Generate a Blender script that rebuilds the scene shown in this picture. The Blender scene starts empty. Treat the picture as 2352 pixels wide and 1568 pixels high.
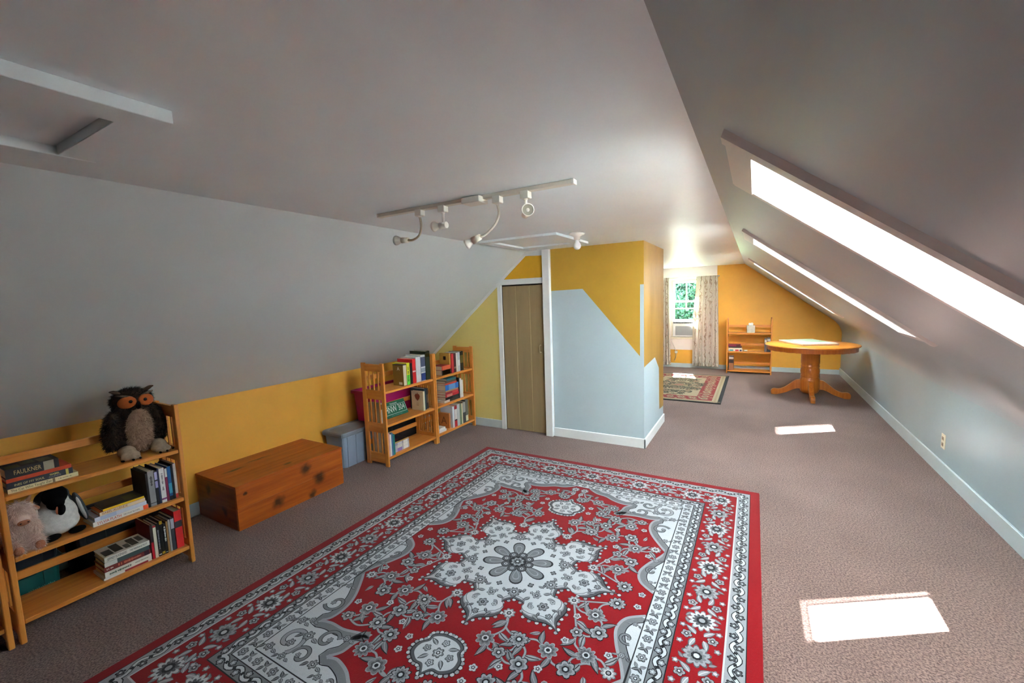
import bpy, bmesh, math, random
import numpy as np
from mathutils import Vector, Matrix, Euler
from mathutils.geometry import tessellate_polygon

random.seed(7)
rng = np.random.default_rng(7)
scn = bpy.context.scene
COL = scn.collection

# ------------------------------------------------------------------ camera
def make_camera():
    yaw, pitch, roll = -0.522013, -0.1005295, -0.0343327
    cy, sy = math.cos(yaw), math.sin(yaw)
    fw = Vector((sy * math.cos(pitch), cy * math.cos(pitch), math.sin(pitch)))
    r = Vector((cy, -sy, 0)); u = r.cross(fw)
    r2 = r * math.cos(roll) + u * math.sin(roll); u2 = r2.cross(fw)
    cam = bpy.data.cameras.new('camera'); o = bpy.data.objects.new('camera', cam)
    COL.objects.link(o)
    m = Matrix(((r2.x, u2.x, -fw.x), (r2.y, u2.y, -fw.y), (r2.z, u2.z, -fw.z))).to_4x4()
    m.translation = Vector((0, 0, 1.5))
    o.matrix_world = m
    cam.sensor_fit = 'HORIZONTAL'; cam.sensor_width = 36; cam.lens = 971.29 / 2352 * 36
    cam.clip_start = 0.02; cam.clip_end = 300
    scn.camera = o
make_camera()

# ------------------------------------------------------------------ sky, sun, exposure
SUN_DIR = Vector((0.10, -0.775, -1.0)).normalized()
world = bpy.data.worlds.new('world'); scn.world = world; world.use_nodes = True
bg = world.node_tree.nodes['Background']
bg.inputs[0].default_value = (0.68, 0.86, 1.0, 1); bg.inputs[1].default_value = 46.0
sun = bpy.data.lights.new('sun', 'SUN'); sun.energy = 620.0; sun.angle = math.radians(0.6); sun.color = (0.95, 0.98, 1.0)
so = bpy.data.objects.new('sun', sun); COL.objects.link(so)
so.rotation_euler = (-SUN_DIR).to_track_quat('Z', 'Y').to_euler(); so.location = (-1, 8, 12)
scn.view_settings.view_transform = 'Standard'; scn.view_settings.look = 'None'
scn.view_settings.gamma = 1.0; scn.view_settings.use_curve_mapping = False
scn.view_settings.exposure = 0.0
try:
    scn.cycles.use_denoising = True
    scn.cycles.max_bounces = 14; scn.cycles.diffuse_bounces = 8; scn.cycles.glossy_bounces = 4
    scn.cycles.transparent_max_bounces = 16
    scn.cycles.sample_clamp_indirect = 60.0
    scn.cycles.caustics_reflective = False; scn.cycles.caustics_refractive = False
except Exception:
    pass

# ------------------------------------------------------------------ helpers: materials
def lin(c):
    out = []
    for v in c[:3]:
        v = v / 255.0
        out.append(v / 12.92 if v <= 0.04045 else ((v + 0.055) / 1.055) ** 2.4)
    return (*out, 1.0)

MATS = {}
def mat(name, col, rough=0.6, spec=0.4, var=0.0, vscale=6.0, bump=0.0, bscale=80.0, metal=0.0, stretch=None, col2=None, sheen=0.0, trans=0.0):
    """Principled material; optional two-tone noise (col -> col2) and bump."""
    if name in MATS: return MATS[name]
    m = bpy.data.materials.new(name); m.use_nodes = True; nt = m.node_tree
    b = nt.nodes['Principled BSDF']
    b.inputs['Roughness'].default_value = rough
    b.inputs['Specular IOR Level'].default_value = spec
    b.inputs['Metallic'].default_value = metal
    if sheen:
        b.inputs['Sheen Weight'].default_value = sheen
    c1 = lin(col)
    b.inputs['Base Color'].default_value = c1
    m.diffuse_color = c1
    tc = None
    if var or col2 or bump:
        tc = nt.nodes.new('ShaderNodeTexCoord'); mp = nt.nodes.new('ShaderNodeMapping')
        nt.links.new(tc.outputs['Object'], mp.inputs['Vector'])
        if stretch: mp.inputs['Scale'].default_value = stretch
    if var or col2:
        n = nt.nodes.new('ShaderNodeTexNoise'); n.inputs['Scale'].default_value = vscale
        n.inputs['Detail'].default_value = 5; n.inputs['Roughness'].default_value = 0.6
        nt.links.new(mp.outputs[0], n.inputs['Vector'])
        ramp = nt.nodes.new('ShaderNodeValToRGB')
        if col2:
            a, c = c1, lin(col2)
        else:
            a = tuple(max(0, v * (1 - var)) for v in c1[:3]) + (1,); c = tuple(min(1, v * (1 + var)) for v in c1[:3]) + (1,)
        ramp.color_ramp.elements[0].position = 0.3; ramp.color_ramp.elements[1].position = 0.7
        ramp.color_ramp.elements[0].color = a; ramp.color_ramp.elements[1].color = c
        nt.links.new(n.outputs[0], ramp.inputs[0]); nt.links.new(ramp.outputs[0], b.inputs['Base Color'])
    if bump:
        n2 = nt.nodes.new('ShaderNodeTexNoise'); n2.inputs['Scale'].default_value = bscale; n2.inputs['Detail'].default_value = 3
        nt.links.new(mp.outputs[0], n2.inputs['Vector'])
        bp = nt.nodes.new('ShaderNodeBump'); bp.inputs['Strength'].default_value = bump; bp.inputs['Distance'].default_value = 0.004
        nt.links.new(n2.outputs[0], bp.inputs['Height']); nt.links.new(bp.outputs[0], b.inputs['Normal'])
    MATS[name] = m
    return m

def plain(rgb, rough=0.55):
    return mat('cover_%02x%02x%02x_%d' % (int(rgb[0]), int(rgb[1]), int(rgb[2]), int(rough * 100)), rgb, rough=rough, spec=0.4, var=0.05, vscale=20)

def wood(name, c1, c2, axis='X', rough=0.42, scale=7.0):
    st = {'X': (0.6, 9, 9), 'Y': (9, 0.6, 9), 'Z': (9, 9, 0.6)}[axis]
    return mat(name, c1, rough=rough, spec=0.45, vscale=scale, stretch=st, col2=c2, bump=0.08, bscale=25)

def knot_wood(name, c1, c2, dark, knots, axis='X', rough=0.4):
    """Pine with knots: dark spots at given object-space points (x,y,z,rx,rz)."""
    m = wood(name, c1, c2, axis, rough, 4.0)
    nt = m.node_tree; b = nt.nodes['Principled BSDF']
    src = b.inputs['Base Color'].links[0].from_socket
    tc = nt.nodes.new('ShaderNodeTexCoord')
    nz = nt.nodes.new('ShaderNodeTexNoise'); nz.inputs['Scale'].default_value = 22
    nt.links.new(tc.outputs['Object'], nz.inputs['Vector'])
    mxv = nt.nodes.new('ShaderNodeMix'); mxv.data_type = 'VECTOR'; mxv.inputs[0].default_value = 0.045
    nt.links.new(tc.outputs['Object'], mxv.inputs[4]); nt.links.new(nz.outputs[1], mxv.inputs[5])
    for (kx, ky, kz, sx, sy, sz) in knots:
        sub = nt.nodes.new('ShaderNodeVectorMath'); sub.operation = 'SUBTRACT'
        sub.inputs[1].default_value = (kx * 0.955 + 0.0225, ky * 0.955 + 0.0225, kz * 0.955 + 0.0225)
        nt.links.new(mxv.outputs[1], sub.inputs[0])
        dv = nt.nodes.new('ShaderNodeVectorMath'); dv.operation = 'DIVIDE'; dv.inputs[1].default_value = (sx, sy, sz)
        nt.links.new(sub.outputs[0], dv.inputs[0])
        ln = nt.nodes.new('ShaderNodeVectorMath'); ln.operation = 'LENGTH'; nt.links.new(dv.outputs[0], ln.inputs[0])
        mr = nt.nodes.new('ShaderNodeMapRange'); mr.inputs[1].default_value = 0.45; mr.inputs[2].default_value = 1.5
        mr.inputs[3].default_value = 0.9; mr.inputs[4].default_value = 0.0
        nt.links.new(ln.outputs['Value'], mr.inputs[0])
        mx = nt.nodes.new('ShaderNodeMix'); mx.data_type = 'RGBA'
        nt.links.new(mr.outputs[0], mx.inputs[0]); nt.links.new(src, mx.inputs[6]); mx.inputs[7].default_value = lin(dark)
        src = mx.outputs[2]
    nt.links.new(src, b.inputs['Base Color'])
    return m

def glass_mat():
    m = bpy.data.materials.new('window_glass'); m.use_nodes = True; nt = m.node_tree; nt.nodes.clear()
    o = nt.nodes.new('ShaderNodeOutputMaterial'); t = nt.nodes.new('ShaderNodeBsdfTransparent'); g = nt.nodes.new('ShaderNodeBsdfGlossy')
    g.inputs['Roughness'].default_value = 0.03; t.inputs[0].default_value = (0.95, 0.97, 0.96, 1)
    mx = nt.nodes.new('ShaderNodeMixShader'); mx.inputs[0].default_value = 0.05
    nt.links.new(t.outputs[0], mx.inputs[1]); nt.links.new(g.outputs[0], mx.inputs[2])
    nt.links.new(mx.outputs[0], o.inputs[0]); return m

def fur_mat(name, cols, rough=0.85):
    m = bpy.data.materials.new(name); m.use_nodes = True; nt = m.node_tree; b = nt.nodes['Principled BSDF']
    b.inputs['Roughness'].default_value = rough; b.inputs['Specular IOR Level'].default_value = 0.15
    g = nt.nodes.new('ShaderNodeNewGeometry'); r = nt.nodes.new('ShaderNodeValToRGB')
    els = r.color_ramp.elements
    while len(els) < len(cols): els.new(0.5)
    for i, c in enumerate(cols):
        els[i].position = i / (len(cols) - 1); els[i].color = lin(c)
    nt.links.new(g.outputs['Random Per Island'], r.inputs[0]); nt.links.new(r.outputs[0], b.inputs['Base Color'])
    return m

# ------------------------------------------------------------------ helpers: objects
def link(name, me, material=None, parent=None, loc=None, rot=None):
    o = bpy.data.objects.new(name, me); COL.objects.link(o)
    if material is not None and me is not None:
        if isinstance(material, (list, tuple)):
            for x in material: me.materials.append(x)
        elif len(me.materials) == 0: me.materials.append(material)
    if parent: o.parent = parent
    if loc: o.location = loc
    if rot: o.rotation_euler = rot
    return o

def tag(o, label=None, cat=None, group=None, kind=None):
    if label: o['label'] = label
    if cat: o['category'] = cat
    if group: o['group'] = group
    if kind: o['kind'] = kind
    return o

def thing(name, label, cat, loc=(0, 0, 0), rz=0.0, group=None):
    o = bpy.data.objects.new(name, None); COL.objects.link(o)
    o.empty_display_size = 0.1; o.location = loc; o.rotation_euler = (0, 0, rz)
    return tag(o, label, cat, group)

def struct(o): o['kind'] = 'structure'; return o

def bm_mesh(bm, name, smooth=False):
    bmesh.ops.recalc_face_normals(bm, faces=bm.faces[:])
    me = bpy.data.meshes.new(name); bm.to_mesh(me); bm.free()
    if smooth:
        for p in me.polygons: p.use_smooth = True
    return me

def add_box(bm, x0, x1, y0, y1, z0, z1, bev=0.0, seg=1):
    t = bmesh.new()
    vs = [t.verts.new((x, y, z)) for x in (x0, x1) for y in (y0, y1) for z in (z0, z1)]
    for f in ((0, 1, 3, 2), (4, 6, 7, 5), (0, 4, 5, 1), (2, 3, 7, 6), (0, 2, 6, 4), (1, 5, 7, 3)):
        t.faces.new([vs[i] for i in f])
    if bev:
        bmesh.ops.bevel(t, geom=t.edges[:], offset=bev, segments=seg, affect='EDGES', profile=0.5)
    merge(bm, t)

def merge(bm, t, M=None):
    if M is not None: t.transform(M)
    vm = {v: bm.verts.new(v.co) for v in t.verts}
    for f in t.faces:
        try:
            nf = bm.faces.new([vm[v] for v in f.verts]); nf.smooth = f.smooth; nf.material_index = f.material_index
        except ValueError: pass
    t.free()

def box(name, m, ext, parent=None, bev=0.0, seg=1, loc=None, rot=None):
    bm = bmesh.new(); add_box(bm, *ext, bev=bev, seg=seg)
    return link(name, bm_mesh(bm, name), m, parent, loc, rot)

def boxes(name, m, exts, parent=None, bev=0.0):
    bm = bmesh.new()
    for e in exts: add_box(bm, *e, bev=bev)
    return link(name, bm_mesh(bm, name), m, parent)

def add_tube(bm, pts, rad, n=10, cap=True):
    pts = [Vector(p) for p in pts]
    rads = rad if isinstance(rad, (list, tuple)) else [rad] * len(pts)
    rings = []; prev = None
    for i, p in enumerate(pts):
        d = (pts[min(i + 1, len(pts) - 1)] - pts[max(i - 1, 0)]).normalized()
        if prev is None:
            a = d.orthogonal().normalized()
        else:
            a = (prev - d * prev.dot(d)).normalized()
        prev = a; b = d.cross(a)
        rings.append([bm.verts.new(p + (a * math.cos(2 * math.pi * k / n) + b * math.sin(2 * math.pi * k / n)) * rads[i]) for k in range(n)])
    for i in range(len(rings) - 1):
        for k in range(n):
            f = bm.faces.new((rings[i][k], rings[i][(k + 1) % n], rings[i + 1][(k + 1) % n], rings[i + 1][k])); f.smooth = True
    if cap:
        bm.faces.new(rings[0][::-1]); bm.faces.new(rings[-1])

def tube(name, m, pts, rad, parent=None, n=10):
    bm = bmesh.new(); add_tube(bm, pts, rad, n)
    return link(name, bm_mesh(bm, name), m, parent)

def add_lathe(bm, prof, n=32, M=None):
    """prof: (r,z) list around local Z."""
    t = bmesh.new(); rings = []
    for (r, z) in prof:
        if r < 1e-6: rings.append([t.verts.new((0, 0, z))])
        else: rings.append([t.verts.new((r * math.cos(2 * math.pi * k / n), r * math.sin(2 * math.pi * k / n), z)) for k in range(n)])
    for a, b in zip(rings[:-1], rings[1:]):
        for k in range(n):
            q = [a[k % len(a)], a[(k + 1) % len(a)], b[(k + 1) % len(b)], b[k % len(b)]]
            q2 = []
            for v in q:
                if v not in q2: q2.append(v)
            if len(q2) > 2:
                f = t.faces.new(q2); f.smooth = True
    merge(bm, t, M)

def lathe(name, m, prof, parent=None, n=32, M=None, loc=None):
    bm = bmesh.new(); add_lathe(bm, prof, n, M)
    return link(name, bm_mesh(bm, name), m, parent, loc)

def add_prism(bm, poly, M):
    """Extrude 2D polygon (x,z) by M(u,v,w): M maps (x,z,0/1)->Vector"""
    a = [bm.verts.new(M(p[0], p[1], 0)) for p in poly]; b = [bm.verts.new(M(p[0], p[1], 1)) for p in poly]
    tri = tessellate_polygon([[Vector((p[0], p[1], 0)) for p in poly]])
    for t in tri:
        bm.faces.new([a[i] for i in t]); bm.faces.new([b[i] for i in t][::-1])
    n = len(poly)
    for i in range(n):
        bm.faces.new((a[i], a[(i + 1) % n], b[(i + 1) % n], b[i]))

def prism(name, m, poly, M, parent=None):
    bm = bmesh.new(); add_prism(bm, poly, M)
    return link(name, bm_mesh(bm, name), m, parent)

def quad_mesh(name, quads, m, parent=None):
    me = bpy.data.meshes.new(name); v = []; f = []
    for q in quads:
        f.append(tuple(range(len(v), len(v) + len(q)))); v += [tuple(p) for p in q]
    me.from_pydata(v, [], f); me.update()
    return link(name, me, m, parent)

_txt = [0]
def text_mesh(s, size, align='CENTER', bold=0.0, xs=1.0):
    _txt[0] += 1
    cu = bpy.data.curves.new('t%d' % _txt[0], 'FONT'); cu.body = s; cu.size = size; cu.align_x = align; cu.align_y = 'CENTER'
    cu.extrude = 0.0002; cu.resolution_u = 2; cu.offset = bold * size
    o = bpy.data.objects.new('t%d' % _txt[0], cu); COL.objects.link(o)
    dg = bpy.context.evaluated_depsgraph_get(); dg.update()
    me = bpy.data.meshes.new_from_object(o.evaluated_get(dg)); bpy.data.objects.remove(o); bpy.data.curves.remove(cu)
    me.materials.clear()
    if xs != 1.0:
        for v in me.vertices: v.co.x *= xs
    return me

def text(name, s, size, m, parent, loc, rot, bold=0.0, align='CENTER', maxw=None):
    me = text_mesh(s, size, align, bold)
    if maxw:
        w = max(v.co.x for v in me.vertices) - min(v.co.x for v in me.vertices)
        if w > maxw:
            for v in me.vertices: v.co.x *= maxw / w
    return link(name, me, m, parent, loc, rot)

def blob(name, ell, voxel=0.008, smooth=6):
    """Continuous surface from overlapping ellipsoids: (center, radii, euler)."""
    bm = bmesh.new()
    for c, r, e in ell:
        t = bmesh.new(); bmesh.ops.create_uvsphere(t, u_segments=24, v_segments=16, radius=1.0)
        M = Matrix.Translation(c) @ Euler(e).to_matrix().to_4x4() @ Matrix.Diagonal((*r, 1))
        merge(bm, t, M)
    me = bm_mesh(bm, 'tmp_' + name)
    o = bpy.data.objects.new('tmp_' + name, me); COL.objects.link(o)
    md = o.modifiers.new('r', 'REMESH'); md.mode = 'VOXEL'; md.voxel_size = voxel
    ms = o.modifiers.new('s', 'SMOOTH'); ms.iterations = smooth; ms.factor = 0.5
    dg = bpy.context.evaluated_depsgraph_get(); dg.update()
    out = bpy.data.meshes.new_from_object(o.evaluated_get(dg)); out.name = name
    bpy.data.objects.remove(o)
    for p in out.polygons: p.use_smooth = True
    return out

def fur_mesh(name, me, n, length, width, droop=0.3, jitter=0.5, filt=None):
    me.calc_loop_triangles()
    co = np.array([v.co[:] for v in me.vertices]); tr = np.array([t.vertices[:] for t in me.loop_triangles])
    a, b, c = co[tr[:, 0]], co[tr[:, 1]], co[tr[:, 2]]
    nr = np.cross(b - a, c - a); ar = np.linalg.norm(nr, axis=1); pr = ar / ar.sum()
    k = rng.choice(len(tr), n, p=pr); u = rng.random((n, 1)); v = rng.random((n, 1)); fl = (u + v) > 1
    u = np.where(fl, 1 - u, u); v = np.where(fl, 1 - v, v)
    P = a[k] + (b - a)[k] * u + (c - a)[k] * v; N = nr[k] / np.maximum(ar[k][:, None], 1e-9)
    if filt is not None:
        keep = filt(P, N); P, N = P[keep], N[keep]
    n = len(P)
    D = N + rng.normal(0, jitter, (n, 3)) * 0.5; D[:, 2] -= droop
    D /= np.linalg.norm(D, axis=1)[:, None]
    S = np.cross(D, rng.normal(0, 1, (n, 3))); S /= np.linalg.norm(S, axis=1)[:, None]
    L = length * (0.6 + 0.7 * rng.random((n, 1)))
    V = np.empty((n * 3, 3)); V[0::3] = P - S * width; V[1::3] = P + S * width; V[2::3] = P + D * L
    out = bpy.data.meshes.new(name); out.from_pydata(V.tolist(), [], [(3 * i, 3 * i + 1, 3 * i + 2) for i in range(n)]); out.update()
    return out

PI = math.pi
# ------------------------------------------------------------------ room dimensions
CZ = 2.0            # flat ceiling height
XL, XR = -2.15, -0.175   # creases of the flat ceiling
KX, KZ = -3.53, 0.84     # left knee wall
RX, RZ = 1.31, 0.857     # right knee wall
YN, YF = -3.6, 9.07      # near and far ends
YP = 4.11                # closet partition / chimney front
GX = RX - XR; GZ = CZ - RZ; GL = math.hypot(GX, GZ)
E1 = Vector((GX / GL, 0, -GZ / GL)); NO = Vector((GZ / GL, 0, GX / GL)); P0 = Vector((XR, 0, CZ))
def SL(s, y, t=0.0):
    """Point on the right roof slope: s down the slope, t outwards."""
    p = P0 + E1 * s + NO * t; return Vector((p.x, y, p.z))
SK = [(1.38, 1.93), (3.46, 4.01), (6.48, 7.03)]     # skylight openings along the room
S_TOP, S_BOT = 0.206, 1.357                          # opening, down the slope
G_TOP, G_BOT, G_T = 0.035, 0.765, 0.26                # glazing, at the outer roof face
# ------------------------------------------------------------------ setting materials
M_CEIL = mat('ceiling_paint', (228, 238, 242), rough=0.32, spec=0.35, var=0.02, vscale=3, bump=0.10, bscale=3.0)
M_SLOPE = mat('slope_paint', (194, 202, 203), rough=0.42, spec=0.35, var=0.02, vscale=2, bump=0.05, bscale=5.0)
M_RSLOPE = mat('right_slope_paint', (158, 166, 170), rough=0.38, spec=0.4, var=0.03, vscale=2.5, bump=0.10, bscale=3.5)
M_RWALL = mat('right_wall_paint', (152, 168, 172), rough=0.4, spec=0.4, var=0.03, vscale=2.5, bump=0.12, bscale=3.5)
M_YEL = mat('ochre_wall_paint', (228, 170, 68), rough=0.5, spec=0.3, var=0.04, vscale=3)
M_YEL2 = mat('deep_yellow_paint', (216, 166, 40), rough=0.5, spec=0.3, var=0.03, vscale=3)
M_PALE = mat('pale_yellow_paint', (220, 204, 126), rough=0.5, spec=0.3, var=0.03, vscale=3)
M_MUST = mat('mustard_paint', (178, 140, 50), rough=0.5, spec=0.3, var=0.05, vscale=4)
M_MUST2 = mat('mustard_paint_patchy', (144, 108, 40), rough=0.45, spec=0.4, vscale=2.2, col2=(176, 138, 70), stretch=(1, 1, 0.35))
M_BLUE = mat('pale_blue_paint', (168, 184, 190), rough=0.5, spec=0.3, var=0.02, vscale=3)
M_TRIM = mat('white_trim_paint', (222, 226, 226), rough=0.4, spec=0.4, var=0.02)
M_BASE = mat('blue_grey_trim_paint', (186, 198, 200), rough=0.42, spec=0.4, var=0.03)
M_WHITE = mat('white_wall_paint', (232, 222, 216), rough=0.5, spec=0.3)
M_REVEAL = mat('shaft_white_paint', (238, 236, 232), rough=0.5, spec=0.3)
M_GLASS = glass_mat()

def carpet_mat():
    m = bpy.data.materials.new('mauve_carpet'); m.use_nodes = True; nt = m.node_tree; b = nt.nodes['Principled BSDF']
    b.inputs['Roughness'].default_value = 0.95; b.inputs['Specular IOR Level'].default_value = 0.08
    b.inputs['Sheen Weight'].default_value = 0.15
    tc = nt.nodes.new('ShaderNodeTexCoord')
    n1 = nt.nodes.new('ShaderNodeTexNoise'); n1.inputs['Scale'].default_value = 120; n1.inputs['Detail'].default_value = 4; n1.inputs['Roughness'].default_value = 0.7
    n2 = nt.nodes.new('ShaderNodeTexNoise'); n2.inputs['Scale'].default_value = 1.6; n2.inputs['Detail'].default_value = 4
    for n in (n1, n2): nt.links.new(tc.outputs['Object'], n.inputs['Vector'])
    r = nt.nodes.new('ShaderNodeValToRGB'); r.color_ramp.elements[0].position = 0.40; r.color_ramp.elements[1].position = 0.60
    r.color_ramp.elements[0].color = lin((84, 64, 59)); r.color_ramp.elements[1].color = lin((148, 122, 113))
    nt.links.new(n1.outputs[0], r.inputs[0])
    r2 = nt.nodes.new('ShaderNodeValToRGB'); r2.color_ramp.elements[0].color = (0.82, 0.80, 0.80, 1); r2.color_ramp.elements[1].color = (1.0, 1.0, 1.0, 1)
    r2.color_ramp.elements[0].position = 0.35; r2.color_ramp.elements[1].position = 0.65
    nt.links.new(n2.outputs[0], r2.inputs[0])
    mx = nt.nodes.new('ShaderNodeMix'); mx.data_type = 'RGBA'; mx.blend_type = 'MULTIPLY'; mx.inputs[0].default_value = 1
    nt.links.new(r.outputs[0], mx.inputs[6]); nt.links.new(r2.outputs[0], mx.inputs[7]); nt.links.new(mx.outputs[2], b.inputs['Base Color'])
    bp = nt.nodes.new('ShaderNodeBump'); bp.inputs['Strength'].default_value = 0.9; bp.inputs['Distance'].default_value = 0.006
    nt.links.new(n1.outputs[0], bp.inputs['Height']); nt.links.new(bp.outputs[0], b.inputs['Normal'])
    return m
M_CARPET = carpet_mat()

# ------------------------------------------------------------------ shell
def build_shell():
    W = 0.12
    o = box('floor', M_CARPET, (KX - W, RX + W, YN - W, YF + W, -0.12, 0.0)); struct(o)
    # far wall needs a hole for the window
    struct(quad_mesh('ceiling', [[(XL, YN, CZ), (XR, YN, CZ), (XR, YF, CZ), (XL, YF, CZ)][::-1]], M_CEIL))
    struct(quad_mesh('ceiling_slope_left', [[(KX, YN, KZ), (XL, YN, CZ), (XL, YF, CZ), (KX, YF, KZ)]], M_SLOPE))
    struct(quad_mesh('wall_left', [[(KX, YN, 0), (KX, YF, 0), (KX, YF, KZ), (KX, YN, KZ)]], M_YEL))
    # right slope: flat part with three openings, then a coved turn into the knee wall
    s_end = GL - 0.20
    ys = [YN] + [v for p in SK for v in p] + [YF]; ss = [0, S_TOP, S_BOT, s_end]
    q = []
    for i in range(len(ys) - 1):
        for j in range(3):
            if j == 1 and i % 2 == 1: continue
            q.append([SL(ss[j], ys[i]), SL(ss[j + 1], ys[i]), SL(ss[j + 1], ys[i + 1]), SL(ss[j], ys[i + 1])])
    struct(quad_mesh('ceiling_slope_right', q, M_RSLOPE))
    A = SL(s_end, 0); B = Vector((RX, 0, RZ)); Cc = Vector((RX, 0, RZ - 0.17))
    prof = []
    for k in range(13):
        t = k / 12; p = A * (1 - t) ** 2 + B * 2 * t * (1 - t) + Cc * t * t; prof.append((p.x, p.z))
    me = bpy.data.meshes.new('cove'); v = []; f = []
    for (x, z) in prof: v += [(x, YN, z), (x, YF, z)]
    for k in range(12): f.append((2 * k, 2 * k + 2, 2 * k + 3, 2 * k + 1))
    me.from_pydata(v, [], f); me.update()
    for p in me.polygons: p.use_smooth = True
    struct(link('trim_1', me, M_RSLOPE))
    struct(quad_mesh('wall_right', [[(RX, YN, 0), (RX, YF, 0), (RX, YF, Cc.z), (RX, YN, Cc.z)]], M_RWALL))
    # gable walls
    sec = [(KX, 0), (KX, KZ), (XL, CZ), (XR, CZ), (RX, RZ), (RX, 0)]
    struct(prism('wall_near', M_SLOPE, sec, lambda a, b, w: Vector((a, YN - 0.10 * w, b))))
    # far wall with the window hole: pieces around it
    wx0, wx1, wz0, wz1 = -1.46, -0.92, 0.62, 1.76
    T = 0.14
    Mf = lambda a, b, w: Vector((a, YF + T * w, b))
    bm = bmesh.new()
    wl = CZ + 0
    add_prism(bm, [(KX, 0), (KX, KZ), (XL, CZ), (wx0, CZ), (wx0, 0)], Mf)
    add_prism(bm, [(wx1, 0), (wx1, CZ), (XR, CZ), (RX, RZ), (RX, 0)], Mf)
    add_prism(bm, [(wx0, 0), (wx0, wz0), (wx1, wz0), (wx1, 0)], Mf)
    add_prism(bm, [(wx0, wz1), (wx0, CZ), (wx1, CZ), (wx1, wz1)], Mf)
    struct(link('wall_far', bm_mesh(bm, 'wall_far'), M_YEL))
    # white painted band above and around the window
    bm = bmesh.new()
    for e in ((-1.75, wx0, 0.36, CZ), (wx1, -0.63, 1.0, CZ), (wx0, wx1, 0.36, wz0), (wx0, wx1, wz1, CZ)):
        add_box(bm, e[0], e[1], YF - 0.006, YF - 0.0005, e[2], e[3] - 0.001)
    struct(link('trim_2', bm_mesh(bm, 'trim_2'), M_WHITE))
    # closet partition behind the door: pale yellow part, deep yellow over the door
    xs = -2.52
    zk = lambda x: KZ + (x - KX) * (CZ - KZ) / (XL - KX)
    bm = bmesh.new(); MP = lambda a, b, w: Vector((a, YP + 0.09 * w, b))
    add_prism(bm, [(KX, 0), (KX, KZ), (xs, zk(xs)), (xs, 0)], MP)
    struct(link('wall_closet', bm_mesh(bm, 'wall_closet'), M_PALE))
    bm = bmesh.new()
    add_prism(bm, [(xs, 1.66), (xs, zk(xs)), (XL, CZ), (-1.88, CZ), (-1.88, 1.66)], MP)
    add_prism(bm, [(-1.95, 0), (-1.95, 1.66), (-1.88, 1.66), (-1.88, 0)], MP)
    struct(link('wall_over_door', bm_mesh(bm, 'wall_over_door'), M_YEL2))
    # white strip following the slope along the partition
    d = Vector((XL - KX, CZ - KZ)).normalized(); nrm = Vector((d.y, -d.x))
    a = Vector((KX, KZ)); b = Vector((XL, CZ)); w = 0.03
    # trims around the closet door
    def strip(name, poly, th=0.018): struct(prism(name, M_TRIM, poly, lambda p, q, k: Vector((p, YP - th * k, q))))
    strip('trim_3', [tuple(a), tuple(b), tuple(b + nrm * w), tuple(a + nrm * w)], 0.006)
    strip('trim_4', [(-2.522, 0), (-2.522, zk(-2.522) - 0.03), (-2.472, zk(-2.472) - 0.03), (-2.472, 0)], 0.022)
    strip('trim_5', [(-2.472, 1.655), (-2.472, 1.715), (-1.945, 1.715), (-1.945, 1.655)], 0.022)
    strip('trim_6', [(-2.20, 1.955), (XL, CZ), (-1.945, CZ), (-1.945, 1.945)], 0.018)
    struct(box('trim_7', M_TRIM, (-1.945, -1.865, YP - 0.05, YP, 0, CZ - 0.001), bev=0.003))
build_shell()

def build_door():
    d = thing('door_1', 'narrow olive-brown plank closet door with small latch handle', 'door', (-2.21, YP + 0.012, 0.0)); struct(d)
    del d['category']
    m = mat('olive_brown_door_paint', (150, 132, 98), rough=0.5, spec=0.35, var=0.08, vscale=3, stretch=(5, 5, 0.6), bump=0.05, bscale=30)
    m2 = mat('door_bead_paint', (176, 158, 112), rough=0.5)
    w = 0.518; n = 3
    for i in range(n):
        x0 = -w / 2 + i * w / n
        box('plank', m, (x0 + 0.003, x0 + w / n - 0.003, -0.012, 0.02, 0.008, 1.64), d, bev=0.003)
        if i:
            box('bead', m2, (x0 - 0.0028, x0 + 0.0028, -0.008, 0.018, 0.01, 1.638), d)
    bm = bmesh.new()
    add_tube(bm, [(0.205, -0.012, 0.99), (0.205, -0.045, 0.985), (0.205, -0.052, 0.95), (0.205, -0.045, 0.915), (0.205, -0.012, 0.91)], 0.008, 8)
    add_box(bm, 0.19, 0.22, -0.016, -0.0115, 0.89, 1.01)
    link('handle', bm_mesh(bm, 'handle'), m, d)
    # dark-coloured panel stands in for the unlit closet behind the planks
    struct(box('wall_closet_shade', mat('closet_shade_paint', (60, 55, 48)), (-2.52, -1.95, YP + 0.06, YP + 0.09, 0, 1.66)))
build_door()

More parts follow.
